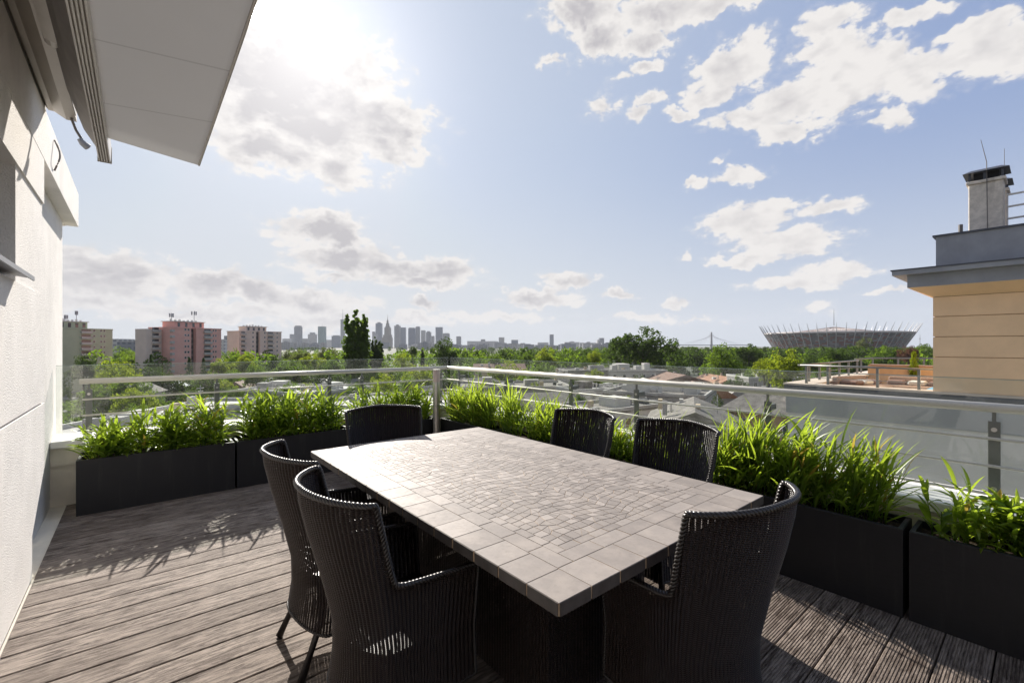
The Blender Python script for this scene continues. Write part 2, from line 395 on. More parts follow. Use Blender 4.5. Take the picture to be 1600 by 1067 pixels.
def m_wicker(name='black_wicker'):
    m, t = newmat(name); uv = t.uv(); u, v, _ = t.sep(uv)
    U = t.math('MULTIPLY', u, 1/.0185); V = t.math('MULTIPLY', v, 1/.0068)
    par = t.math('MULTIPLY', t.math('FLOOR', U), .5)
    Vs = t.math('ADD', V, par)
    fv = t.math('FRACT', Vs); fu = t.math('FRACT', U)
    sv = t.math('ABSOLUTE', t.math('SINE', t.math('MULTIPLY', Vs, math.pi)))      # strand profile
    bu = t.math('ABSOLUTE', t.math('SUBTRACT', fu, .5))                            # .5 at the groove between stakes
    n = t.noise(t.comb(t.math('MULTIPLY', u, 38), t.math('MULTIPLY', v, 4.5), 0.), 1., 5, .6)
    n3 = t.noise(t.comb(t.math('MULTIPLY', t.math('FLOOR', U), 3.7), t.math('MULTIPLY', v, 9), 0.), 1., 3, .6)
    hole = t.math('MULTIPLY', t.ss(bu, .40, .425), t.ss(sv, .72, .60))
    amt = t.sep(t.node('ShaderNodeObjectInfo').outputs['Color'])[0]
    hole = t.math('MULTIPLY', hole, t.ss(t.math('ADD', t.math('MULTIPLY_ADD', amt, .06, -.06), t.math('ADD', t.math('MULTIPLY', n, .5), t.math('MULTIPLY', n3, .5))), .458, .498))
    h = t.math('MULTIPLY', sv, t.math('SUBTRACT', 1., t.math('MULTIPLY', bu, .6)))
    c = t.mix(t.noise(t.mapped(uv, (90, 300, 1)), 1, 3), (.011, .007, .006, 1), (.042, .026, .021, 1))
    p = t.pbsdf(c, .33, 0, t.bump(h, 1., .006), .6)
    tr = t.node('ShaderNodeBsdfTransparent')
    mx = t.node('ShaderNodeMixShader'); t.l.new(hole, mx.inputs[0]); t.l.new(p, mx.inputs[1]); t.l.new(tr.outputs[0], mx.inputs[2])
    t.out(mx.outputs[0]); return m
M['wicker'] = m_wicker()
def m_rim():
    m, t = newmat('braided_rim'); c = t.mix(t.noise(t.obj(), 150, 3), (.010, .007, .006, 1), (.03, .024, .021, 1))
    t.out(t.pbsdf(c, .3, 0, None, .6)); return m
M['rim'] = m_rim()

def m_fabric():
    m, t = newmat('awning_fabric'); o = t.obj()
    x, y, z = t.sep(o)
    def line(ax, ay, bx, by):      # seam: thin line between two points on the sheet
        L = math.hypot(bx-ax, by-ay); nx, ny = -(by-ay)/L, (bx-ax)/L
        d = t.math('ABSOLUTE', t.math('ADD', t.math('MULTIPLY', t.math('SUBTRACT', x, ax), nx), t.math('MULTIPLY', t.math('SUBTRACT', y, ay), ny)))
        return t.ss(d, .0055, .0035)
    def on(px, py, z_=2.6): d = (z_-CAMZ)*FPX/(539-py); q = pd(px, py, d); return q[0], q[1]
    s1 = line(*on(150, 88), *on(360, 105)); s2 = line(*on(163, 182), *on(334, 186))
    s = t.math('MAXIMUM', s1, s2)
    n = t.noise(o, 2.5, 4); wv = t.noise(t.mapped(o, (400, 400, 1)), 1, 2)
    c = t.mix(n, (.55, .545, .54, 1), (.61, .605, .60, 1)); c = t.mix(t.math('MULTIPLY', s, .45), c, (.12, .11, .105, 1))
    p = t.pbsdf(c, .85, 0, t.bump(wv, .2, .001), .2)
    tl = t.node('ShaderNodeBsdfTranslucent'); tl.inputs[0].default_value = (.58, .575, .57, 1)
    mx = t.node('ShaderNodeMixShader'); mx.inputs[0].default_value = .42; t.l.new(p, mx.inputs[1]); t.l.new(tl.outputs[0], mx.inputs[2])
    t.out(mx.outputs[0]); return m
M['fabric'] = m_fabric()

def m_ground():
    m, t = newmat('ground'); o = t.obj()
    n = t.noise(o, .004, 8, .6); f_ = t.noise(o, .09, 6, .65)
    c = t.mix(t.ss(f_, .42, .6), (.03, .05, .015, 1), (.20, .19, .175, 1)); c = t.mix(t.ss(n, .4, .65), c, (.035, .05, .025, 1))
    t.out(t.pbsdf(c, .9)); return m
M['ground'] = m_ground()
M['asphalt'] = simple('asphalt', (.07, .07, .072), .9, 0, .15, .3)
M['paving'] = simple('paving', (.33, .31, .29), .9, 0, .15, .3)

def m_facade(name, wall, glass, fx, fz, wx=.6, wz=.55, rough=.5, spec=.5):
    """curtain wall: glazed grid from object coordinates; fx, fz = cell sizes in metres"""
    m, t = newmat(name); o = t.obj(); x, y, z = t.sep(o)
    xy = t.math('ADD', x, t.math('MULTIPLY', y, 1.0))
    a = t.math('FRACT', t.math('MULTIPLY', xy, 1/fx)); b = t.math('FRACT', t.math('MULTIPLY', z, 1/fz))
    k = t.math('MULTIPLY', t.math('LESS_THAN', a, wx), t.math('LESS_THAN', b, wz))
    gn = t.node('ShaderNodeNewGeometry'); nz = t.sep(gn.outputs['Normal'])[2]
    k = t.math('MULTIPLY', k, t.math('LESS_THAN', t.math('ABSOLUTE', nz), .5))
    c = t.mix(k, t.mix(t.noise(o, .05, 4), c4([q*.85 for q in wall]), c4(wall)), c4(glass))
    t.out(t.pbsdf(c, t.math('MULTIPLY_ADD', k, -.35, rough+.2), 0, None, spec)); return m
M['tw_grey'] = m_facade('grey_tower_facade', (.24, .26, .30), (.09, .11, .15), 8, 8)
M['tw_blue'] = m_facade('blue_tower_facade', (.16, .21, .30), (.06, .09, .15), 9, 9, .8, .7)
M['tw_green'] = m_facade('green_tower_facade', (.20, .33, .32), (.08, .18, .19), 9, 9, .8, .7)
M['tw_pale'] = m_facade('pale_tower_facade', (.36, .36, .37), (.15, .16, .18), 10, 9)
M['tw_stone'] = m_facade('stone_tower_facade', (.30, .27, .24), (.14, .13, .12), 7, 14, .4, .8)
M['tw_white'] = m_facade('white_block_facade', (.60, .59, .58), (.22, .22, .24), 9, 7, .6, .45)
M['roof_w'] = simple('pale_roofing', (.42, .40, .38), .8, 0, .12, .5, 0, 1, 1, .3, .35)
M['roof_g'] = simple('grey_roofing', (.22, .20, .185), .9, 0, .3, 1.2, 0, 1, 1, .2, .6)
M['roof_d'] = simple('dark_roofing', (.09, .09, .095), .85, 0, .2, .4)
M['roof_tile'] = simple('red_tile_roof', (.21, .115, .085), .85, 0, .2, .8)
M['wall_w'] = simple('white_house_wall', (.60, .58, .55), .85, 0, .08, .4, 0, 1, 1, .3, .25)
M['wall_g'] = simple('grey_house_wall', (.36, .34, .335), .85, 0, .08, .4, 0, 1, 1, .3, .3)
M['wall_c'] = simple('cream_house_wall', (.58, .47, .34), .85, 0, .08, .4, 0, 1, 1, .3, .25)
M['wall_o'] = simple('ochre_house_wall', (.55, .38, .22), .85, 0, .08, .4, 0, 1, 1, .3, .25)
M['wall_p'] = simple('mauve_house_wall', (.42, .37, .37), .85, 0, .08, .4, 0, 1, 1, .3, .25)
def m_ribbed(name, ca, cb, fx=.9):
    m, t = newmat(name); o = t.obj(); y = t.sep(o)[1]
    k = t.math('FRACT', t.math('MULTIPLY', y, 1/fx)); r = t.noise(o, .6, 6, .7)
    c = t.mix(t.ss(r, .4, .65), c4(ca), c4(cb)); c = t.mix(t.math('LESS_THAN', k, .28), c, c4([q*.35 for q in ca]))
    t.out(t.pbsdf(c, .6, .1)); return m
M['rust_roof'] = m_ribbed('rusty_ribbed_roof', (.34, .13, .06), (.42, .24, .15), 1.3)
M['rib_roof'] = m_ribbed('grey_ribbed_roof', (.40, .37, .36), (.5, .46, .44), 1.1)
M['pink'] = simple('salmon_render', (.78, .44, .37), .85, 0, .06, .2, 0, 1, 1, .3, .12)
M['beige'] = simple('beige_render', (.72, .60, .52), .85, 0, .06, .2, 0, 1, 1, .3, .12)
M['sage'] = simple('sage_render', (.42, .47, .34), .85, 0, .06, .2, 0, 1, 1, .3, .12)
M['balc'] = simple('balcony_concrete', (.50, .47, .44), .85, 0, .1, .5)
M['wframe'] = simple('white_window_frame', (.7, .7, .7), .5)
M['antenna'] = simple('antenna_grey', (.30, .30, .32), .5, .3)

# ------------------------------------------------------------------ setting: deck and ground
G = -21.5
random.seed(4); np.random.seed(4)
ground = MB().add([(-6600, -6600, G), (6600, -6600, G), (6600, 6600, G), (-6600, 6600, G)], [(0, 1, 2, 3)]).build('ground', M['ground'])
tag(ground, 'city ground far below the terrace', None, kind='structure'); 

BW, GAP = .1735, .007            # deck boards along X
b = MB(); tints = []
y = .165-BW*12
while y < 5.70:
    y1 = y+BW-GAP
    t0 = random.random(); t1 = random.random()
    def board(x0, x1, grooved, tt):
        n0 = len(b.f)
        if grooved:
            prof = [(y, -.024), (y, -.003), (y+.003, 0)]
            ng = 13; w_ = (y1-y-.012)/ng
            for g in range(ng):
                a = y+.006+g*w_
                prof += [(a+.001, 0), (a+.002, -.004), (a+w_*.42, -.004), (a+w_*.42+.001, 0)]
            prof += [(y1-.003, 0), (y1, -.003), (y1, -.024)]
        else:
            prof = [(y, -.024), (y, -.004), (y+.004, 0)]
            for g in range(1, 6): prof.append((y+(y1-y)*g/6, .0006*math.sin(g*2+tt*9)))
            prof += [(y1-.004, 0), (y1, -.004), (y1, -.024)]
        m_ = len(prof); v = [(x0, p[0], p[1]) for p in prof]+[(x1, p[0], p[1]) for p in prof]
        b.add(v, [(i, i+m_, i+m_+1, i+1) for i in range(m_-1)]+[tuple(range(m_)), tuple(range(2*m_-1, m_-1, -1))])
        tints.extend([tt]*(len(b.f)-n0))
    xj = 1.55
    board(-.493, xj-.002, False, t0); board(xj+.002, 3.42, True, .4+.5*t1)
    y += BW
tag(b.build('deck', M['deck'], attr=tints), 'weathered wooden terrace deck with grooved boards on the right', None, kind='structure')
tag(MB().box(-.5, 3.44, -2.6, 5.70, -.30, -.05).build('terrace_slab', M['dark']), 'dark slab under the deck boards', None, kind='structure')

# ------------------------------------------------------------------ our own building: walls, fascia, parapet
Hs = thing('penthouse', 'off-white rendered penthouse wall and parapet at the left edge of the terrace', 'building')
XW = -.50
mw = MB()
z_j, z_n0, z_n1 = 2.45, 1.79, 2.435
# main slab made of panels separated by a niche; far end at y=4.51, cut obliquely at the foot
mw.prism([(-2.6, .012), (4.03, .012), (4.03, .27), (4.51, .60), (4.51, 1.045), (-2.6, 1.045)], XW-.09, XW, 'x')
mw.prism([(-2.6, 1.06), (4.51, 1.06), (4.51, z_n0), (-2.6, z_n0)], XW-.09, XW-.001, 'x')
mw.prism([(3.62, z_n0), (4.51, z_n0), (4.51, z_n1), (3.62, z_n1)], XW-.12, XW-.012, 'x')
mw.prism([(-2.6, z_n1), (4.51, z_n1), (4.51, 2.75), (-2.6, 2.75)], XW-.12, XW-.0015, 'x')
mw.build('wall', M['plaster'], Hs)
MB().box(XW-.10, XW-.020, -2.6, 4.50, 1.03, 1.075).build('wall_joint', M['recess'], Hs)
MB().box(-1.0, XW-.091, -2.6, 4.50, .0, 1.78).box(-1.0, -.602, 4.50, 6.60, -.4, 2.755).build('inner_wall', M['plaster'], Hs)
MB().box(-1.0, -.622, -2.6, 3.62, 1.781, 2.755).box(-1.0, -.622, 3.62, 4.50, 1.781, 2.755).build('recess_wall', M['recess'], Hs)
MB().box(-1.0, XW, -2.6, 6.87, 2.7505, 3.11).box(-1.0, -.601, 6.6, 6.86, 2.74, 2.751).build('fascia', M['plaster'], Hs)
sill = MB().prism([(-.62, 1.835), (-.44, 1.812), (-.44, 1.80), (-.432, 1.80), (-.432, 1.822), (-.44, 1.826), (-.62, 1.85)], -2.0, 3.56).build('window_sill', M['zinc'], Hs)
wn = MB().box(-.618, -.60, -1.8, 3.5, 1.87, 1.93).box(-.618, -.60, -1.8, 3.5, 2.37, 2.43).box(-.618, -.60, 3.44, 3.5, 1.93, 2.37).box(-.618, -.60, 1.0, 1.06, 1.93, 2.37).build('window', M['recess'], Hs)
MB().box(-.612, -.606, -1.8, 3.44, 1.93, 2.37).build('pane', M['win'], wn)
MB().box(-.61, 3.98, 5.74, 6.02, -.4, .52).box(3.42, 3.80, -2.6, 5.74, -.4, .52).build('parapet', M['plaster_lo'], Hs)
cp = MB().box(-.60, 3.86, 5.69, 6.08, .5205, .585, .006)
cp.box(3.385, 3.86, -2.6, 5.6895, .5205, .585, .006); cp.build('coping', M['coping'], Hs)
MB().box(-.60, 3.4, 5.725, 5.7395, .36, .52).build('drip_trim', M['plaster_lo'], Hs)
MB().box(-1.1, 3.84, -6, 6.05, G, -.401).build('lower_storeys', M['plaster_lo'], Hs)
MB().box(-.601, -.4935, 4.03, 5.74, -.30, -.008).build('threshold', M['plaster_lo'], Hs)
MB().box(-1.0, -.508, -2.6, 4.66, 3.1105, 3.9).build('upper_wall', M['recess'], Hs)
MB().box(-.497, -.487, -2.6, 4.0, -.02, .012).build('edge_trim', M['alu'], Hs)

# ------------------------------------------------------------------ awning
A = thing('awning', 'grey fabric awning half drawn out under ribbed aluminium rails at the top left', 'awning', (0, 0, 0))
def kx(k, z): return k*(z-CAMZ)/1.302
z1 = 3.16
cas = [(kx(-.385, z1), z1+.2), (kx(-.385, z1), z1), (kx(-.375, z1), z1-.02), (kx(-.354, z1), z1-.02), (-.40, 3.10), (-.345, 3.10), (-.345, 3.36)]
MB().prism(cas, -2.5, 4.62).build('cassette', M['alu'], A)
MB().box(-.50, -.36, -2.6, 4.6, 3.18, 3.36).build('wall_bracket', M['alu_d'], A)
z2 = 3.02
arm = [(kx(-.308, z2), z2+.10), (kx(-.305, z2), z2), (kx(-.262, z2), z2-.012), (kx(-.257, z2), z2+.05), (kx(-.257, z2), z2+.10)]
MB().prism(arm, -2.5, 3.30).build('folding_arm', M['alu_w'], A)
MB().prism([(kx(-.36, 3.09), 3.16), (-.34, 3.099), (-.335, 3.16)], -2.5, 4.5).build('cover_strip', M['alu_d'], A)
MB().prism([(-.195, 2.735), (-.27, 2.86), (-.36, 3.13), (-.36, 3.16), (-.26, 2.90), (-.185, 2.76)], -2.5, 4.05).build('back_cover', simple('taupe_cover', (.27, .25, .235), .7), A)
MB().tube([(kx(-.28, z2), 3.24, z2+.05), (kx(-.28, z2), 3.36, z2+.03)], .04, 14).build('elbow_joint', M['alu_w'], A)
z3 = 2.63
fb = MB()
xs = np.linspace(kx(-.213, z3), kx(-.145, z3), 6)
prof = [(xs[0]-.006, z3+.10)]
for i in range(5):
    a, c_ = xs[i], xs[i+1]; wdt = c_-a
    prof += [(a, z3+.012), (a+wdt*.25, z3-.002), (a+wdt*.75, z3-.002), (c_-.001, z3+.012)]
prof += [(xs[5]+.002, z3+.10)]
fb.prism(prof, -2.5, 3.90); fb.build('front_bar', M['alu_w'], A)
MB().box(xs[0]-.004, xs[5]+.004, 3.9005, 3.912, z3-.004, z3+.102).build('end_cap', M['alu'], A)
# the fabric sheet: sloping gently outward, slightly sagging
zo = 2.585
nx, ny = 14, 30; V = []; Fq = []
yend_in, yend_out = 3.56, 3.44
for i in range(nx+1):
    s_ = i/nx; X = -.16+s_*(.296+.16)
    for j in range(ny+1):
        yy = -2.5+(yend_in+(yend_out-yend_in)*s_+2.5)*j/ny
        zz = 2.675+(zo-2.675)*s_
        V.append((X, yy, zz))
for i in range(nx):
    for j in range(ny):
        a = i*(ny+1)+j; Fq.append((a, a+1, a+ny+2, a+ny+1))
fab = np_mesh('fabric', V, Fq, M['fabric'], A, True)
md = fab.modifiers.new('t', 'SOLIDIFY'); md.thickness = .003; md.offset = 1
MB().tube([(.298, -2.5, zo-.002), (.298, 3.44, zo-.002)], .006, 8).build('hem_rod', M['alu'], A)
motor = thing('floodlight', 'small grey swivel spotlight on the end of the awning housing', 'lamp', (-.31, 4.6, 2.93))
MB().tube([(-.37, 4.56, 3.098), (-.345, 4.57, 3.02), (-.315, 4.58, 2.965)], .009, 8).build('bracket', M['alu_d'], motor, True)
MB().tube([(-.33, 4.57, 2.965), (-.31, 4.58, 2.94), (-.285, 4.60, 2.925)], [.014, .023, .026], 14).build('lamp_head', M['zinc'], motor, True)
cab = []
for i in range(14):
    a = i/13; cab.append((-.495+.03*math.sin(a*math.pi), 4.95+.02*math.sin(a*6), 3.04-.24*a))
tag(MB().tube(cab, .006, 6).build('cable', M['alu_d']), 'thin grey cable looping down the fascia under the awning', 'cable')

# ------------------------------------------------------------------ railings
def post(root, x, y, face):     # face: 'x' = rail runs along X ; 'y' = along Y
    p = MB()
    if face == 'x': p.box(x-.024, x+.024, y-.008, y+.008, .585, 1.03, .002); p.box(x-.008, x+.008, y-.006, y+.006, 1.03, 1.085)
    else: p.box(x-.008, x+.008, y-.024, y+.024, .585, 1.03, .002); p.box(x-.006, x+.006, y-.008, y+.008, 1.03, 1.085)
    o = p.build('post', M['post'], root)
    for z in (.985, .66):
        c = MB()
        if face == 'x': c.box(x-.02, x+.02, y+.008, y+.085, z-.02, z+.02)
        else: c.box(x+.008, x+.105, y-.02, y+.02, z-.02, z+.02)
        c.build('clamp', M['post'], o)
        c = MB()
        if face == 'x': c.tube([(x, y-.014, z), (x, y-.007, z)], .012, 12)
        else: c.tube([(x-.014, y, z), (x-.007, y, z)], .012, 12)
        c.build('bolt', M['steel'], o)
    bp = MB(); bp.box(x-.04, x+.04, y-.04, y+.04, .5855, .593); bp.build('base_plate', M['post'], o)
def rail_run(label, ax, pts, posts, c, lo, hi, ends):
    r = thing('glass_railing', label, 'railing')
    if ax == 'x': L = lambda a, z, o=0: (a, c+o, z)
    else: L = lambda a, z, o=0: (c+o, a, z)
    MB().tube([L(lo, 1.105), L(hi, 1.105)], .0265, 20).build('handrail', M['rail'], r, smooth=True)
    for z in (.935, .785, .63):
        MB().tube([L(lo+.02, z, -.016), L(hi, z, -.016)], .0085, 10).build('rail_bar', M['rail'], r, smooth=True)
    for p_ in posts: post(r, p_ if ax == 'x' else c, c if ax == 'x' else p_, ax)
    off = .10
    for a0, a1 in ends:
        g = MB()
        if ax == 'x': g.box(a0+.004, a1-.004, c+off-.004, c+off+.004, .62, 1.255)
        else: g.box(c+off-.004, c+off+.004, a0+.004, a1-.004, .62, 1.255)
        g.build('glass_panel', M['glass'], r)
        e = MB()
        if ax == 'x': e.box(a0+.004, a1-.004, c+off-.0042, c+off+.0042, 1.2552, 1.258)
        else: e.box(c+off-.0042, c+off+.0042, a0+.004, a1-.004, 1.2552, 1.258)
        e.build('glass_edge', M['glass_edge'], r)
    return r
rail_run('glass and steel railing above the left planters, running to the terrace corner', 'x', None,
         [-.355, .67, 1.87, 2.29, 3.50], 5.86, -.42, 3.60, [(-.59, .20), (.20, 1.55), (1.55, 2.30), (2.30, 3.69)])
rail_run('glass and steel railing along the right side facing the tan neighbour building', 'y', None,
         [5.55, 4.46, 3.336, 2.50, 1.35, .195, -.95, -2.0], 3.62, -2.5, 5.86, [(-2.5, -.4), (-.4, 1.38), (1.38, 3.36), (3.36, 5.95)])

# bollard lamp
L = thing('bollard_lamp', 'slim stainless steel bollard lamp standing in the terrace corner', 'lamp', (3.02, 5.17, 0))
MB().cone((0, 0), .06, .06, 0, .012, 24).build('base', M['steel'], L)
lv = []; nseg = 48
bm_ = MB()
for k in range(nseg):
    an = 2*math.pi*k/nseg; r = .043+(.0022 if k % 4 < 2 else 0); lv.append((r*math.cos(an), r*math.sin(an)))
bm_.prism(lv, .012, .965, 'z'); bm_.build('pole', M['steel'], L)
MB().cone((0, 0), .0465, .0465, .9655, 1.118, 28).build('lamp_head', simple('frosted_lamp', (.62, .50, .44), .4), L, smooth=False)
MB().cone((0, 0), .050, .050, 1.1185, 1.13, 28).build('cap', M['steel'], L)

# ------------------------------------------------------------------ planters
def planter(x0, x1, y0, y1, label):
    r = thing('planter', label, 'planter', ((x0+x1)/2, (y0+y1)/2, 0), 0, 'charcoal planter boxes round the terrace')
    h, t_ = .47, .022
    X, Y = (x1-x0)/2, (y1-y0)/2
    m = MB()
    O = [(-X, -Y), (X, -Y), (X, Y), (-X, Y)]; I = [(-X+t_, -Y+t_), (X-t_, -Y+t_), (X-t_, Y-t_), (-X+t_, Y-t_)]
    bv = .004
    rings = [[(x, y, .0) for x, y in O], [(x, y, h-bv) for x, y in O], [(x-bv*np.sign(x), y-bv*np.sign(y), h) for x, y in O],
             [(x, y, h) for x, y in I], [(x, y, .36) for x, y in I]]
    v = sum(rings, []); fs = []
    for k in range(4):
        for i in range(4): fs.append((k*4+i, k*4+(i+1) % 4, (k+1)*4+(i+1) % 4, (k+1)*4+i))
    fs.append((0, 3, 2, 1)); m.add(v, fs); m.build('box', M['planter'], r)
    # soil
    nx, ny = 30, 12; V = []; Fq = []
    for i in range(nx+1):
        for j in range(ny+1):
            V.append((-X+t_+(2*X-2*t_)*i/nx, -Y+t_+(2*Y-2*t_)*j/ny, .425+random.uniform(-.012, .012)))
    for i in range(nx):
        for j in range(ny): a = i*(ny+1)+j; Fq.append((a, a+ny+1, a+ny+2, a+1))
    np_mesh('soil', V, Fq, M['soil'], r, True)
    return r
PW = .40
left_x = [(-.40, .755), (.775, 1.935), (1.955, 3.11)]
ll = ['charcoal planter box at the left end beside the white wall', 'charcoal planter box in the middle of the left row', 'charcoal planter box behind the far chair, next to the corner']
for (a, c_), l in zip(left_x, ll): planter(a, c_, 5.27, 5.27+PW, l)
right_y = [(4.10, 5.25), (2.90, 4.08), (1.70, 2.88), (.50, 1.68), (-.70, .475), (-1.92, -.725)]
rl = ['charcoal planter box beside the bollard lamp, first of the right row', 'charcoal planter box second from the corner in the right row',
      'charcoal planter box behind the two right-hand chairs', 'charcoal planter box with tall overhanging grass at the right, right of the near chair',
      'charcoal planter box with short broad-leaved plants at the right edge', 'charcoal planter box beyond the right edge behind the viewer']
for (a, c_), l in zip(right_y, rl): planter(3.13, 3.13+PW-.12 if False else 3.13+.25, a, c_, l) if False else planter(3.125, 3.375, a, c_, l)

# leaves: a blade = a curved folded strip
def blades(specs):
    V = []; Fq = []; tint = []
    for (p, az_, el_, L_, w_, droop, roll, tn_) in specs:
        n = 6; pos = np.array(p, float); e = el_; step = L_/n; side = np.array([-math.sin(az_), math.cos(az_), 0.])
        base = len(V)
        for i in range(n+1):
            s = i/n; ww = w_*(math.sin(math.pi*min(1, (s*.86+.10)))**.75)*(1 if i < n else .05)
            d = np.array([math.cos(e)*math.cos(az_), math.cos(e)*math.sin(az_), math.sin(e)])
            nrm = np.cross(side, d); sd = side*math.cos(roll)+nrm*math.sin(roll)
            up = np.cross(d, sd)
            V.append(pos-sd*ww/2+up*ww*.18); V.append(pos.copy()); V.append(pos+sd*ww/2+up*ww*.18)
            pos = pos+d*step; e -= droop/n*(.4+1.2*s)
        for i in range(n):
            a = base+i*3; Fq += [(a, a+1, a+4, a+3), (a+1, a+2, a+5, a+4)]; tint += [tn_, tn_]
    return V, Fq, tint
def plant(x0, x1, y0, y1, nst, h, kind, label, lean=(0, 0), seed=0, density=None):
    rnd = random.Random(seed)
    cx_, cy_ = (x0+x1)/2, (y0+y1)/2
    r = thing('planter_grass', label, 'plant', (cx_, cy_, .425), 0, 'leafy green grasses growing in the planters')
    sp = []; st = MB()
    for i in range(nst):
        x = rnd.uniform(x0, x1)-cx_; y = rnd.uniform(y0, y1)-cy_
        if density:
            s = (x+cx_-x0)/(x1-x0) if (x1-x0) > (y1-y0) else (y+cy_-y0)/(y1-y0)
            hs = density(s)
        else: hs = 1
        if hs <= 0.05: continue
        hh = h*hs*rnd.uniform(.55, 1.1)
        la = rnd.uniform(0, 6.283); lm = rnd.uniform(0, .30)
        dx, dy = math.cos(la)*lm+lean[0]*rnd.uniform(.3, 1), math.sin(la)*lm+lean[1]*rnd.uniform(.3, 1)
        base = (x, y, 0); pts = []
        stemf = .62 if kind == 'reed' else .8
        for k in range(5):
            s = k/4; pts.append((x+dx*hh*s*s*.8, y+dy*hh*s*s*.8, hh*stemf*s))
        st.tube(pts, [.0032, .003, .0026, .002, .001], 4, False)
        nl = rnd.randint(6, 9) if kind == 'reed' else rnd.randint(8, 12)
        a0 = rnd.uniform(0, 6.283)
        for k in range(nl):
            s = .08+.92*(k+rnd.random()*.6)/nl; s = min(s, 1)
            p = (x+dx*hh*s*s*.8, y+dy*hh*s*s*.8, hh*stemf*s)
            az_ = a0+math.pi*(k % 2)+rnd.uniform(-.6, .6)
            if lean != (0, 0) and rnd.random() < .45: az_ = math.atan2(lean[1], lean[0])+rnd.uniform(-.9, .9)
            if kind == 'reed':
                L_ = hh*rnd.uniform(.42, .72)*(1-.25*abs(s-.5)); w_ = rnd.uniform(.010, .018); el_ = rnd.uniform(.95, 1.45) if s > .5 else rnd.uniform(.6, 1.3); dr = rnd.uniform(.2, 1.3)
            else:
                L_ = rnd.uniform(.13, .23)*(h/.40); w_ = rnd.uniform(.014, .028); el_ = rnd.uniform(.3, 1.1) if s < .85 else rnd.uniform(.9, 1.4); dr = rnd.uniform(.4, 1.3)
            sp.append((p, az_, el_, L_, w_, dr, rnd.uniform(-.7, .7), rnd.random()**1.2*.95 if rnd.random() > .035 else .99))
    V, Fq, tn_ = blades(sp)
    st.build('stems', M['blade'], r)
    np_mesh('leaves', V, Fq, M['blade'], r, True, None, tn_)
    return r
bump_ = lambda cs: (lambda s: max([max(0, 1-abs((s-c)/w_)**3)*a for c, w_, a in cs]+[.0]))
plant(-.34, .68, 5.31, 5.52, 96, .46, 'broad', 'leafy green shoots in the leftmost planter beside the white wall', seed=1, density=bump_([(.1,.2,.62),(.45,.3,.95),(.85,.28,1.05)]))
plant(.84, 1.86, 5.32, 5.54, 100, .50, 'broad', 'dense green shoots in the middle planter of the left row', seed=2)
plant(2.0, 3.02, 5.34, 5.56, 92, .48, 'broad', 'green shoots rising above the back of the far chair', seed=3, density=bump_([(.2,.35,.95),(.7,.4,1.05)]))
plant(3.17, 3.33, 4.2, 5.2, 110, .54, 'reed', 'upright reedy grass just right of the bollard lamp', seed=4)
plant(3.17, 3.33, 3.0, 4.05, 92, .54, 'reed', 'reedy grass clump left of the back of the third chair across the table', seed=5, density=bump_([(.25,.32,.95),(.8,.3,1.05)]))
plant(3.17, 3.33, 1.75, 2.85, 100, .50, 'reed', 'reedy grass seen between and behind the two right-hand chairs', seed=6, density=bump_([(.15,.3,.85),(.6,.3,.85),(.95,.2,.95)]))
plant(3.17, 3.33, .58, 1.66, 165, .57, 'reed', 'tallest grass clump with long arching blades at the right', (-.12, -.30), seed=7, density=bump_([(.12,.3,.9),(.6,.6,1.0)]))
plant(3.17, 3.33, -.62, .40, 56, .33, 'broad', 'short broad-leaved plants in the rightmost planter', (-.1, 0), seed=8)
plant(3.17, 3.33, -1.85, -.78, 40, .4, 'reed', 'grass in the planter beyond the right edge', seed=9)
# lobed-leaf plant at the right edge (rounder leaves)
lp = thing('leafy_shrub', 'small bushy plant with rounded lobed leaves by the right railing post', 'plant', (3.27, .10, .425))
sp = []; rnd = random.Random(5); st = MB()
for i in range(9):
    a = rnd.uniform(0, 6.28); top = (math.cos(a)*.10, math.sin(a)*.10, rnd.uniform(.22, .36)); st.tube([(0, 0, 0), (top[0]*.3, top[1]*.3, top[2]*.6), top], [.003, .0025, .001], 4, False)
    for k in range(9):
        s = rnd.uniform(.45, 1); p = (top[0]*s, top[1]*s, top[2]*s); az_ = rnd.uniform(0, 6.28)
        sp.append((p, az_, rnd.uniform(-.1, .8), rnd.uniform(.04, .07), rnd.uniform(.035, .05), .5, rnd.uniform(-.6, .6), rnd.random()*.8))
V, Fq, tn_ = blades(sp); st.build('stems', M['blade'], lp); np_mesh('leaves', V, Fq, M['blade'], lp, True, None, tn_)

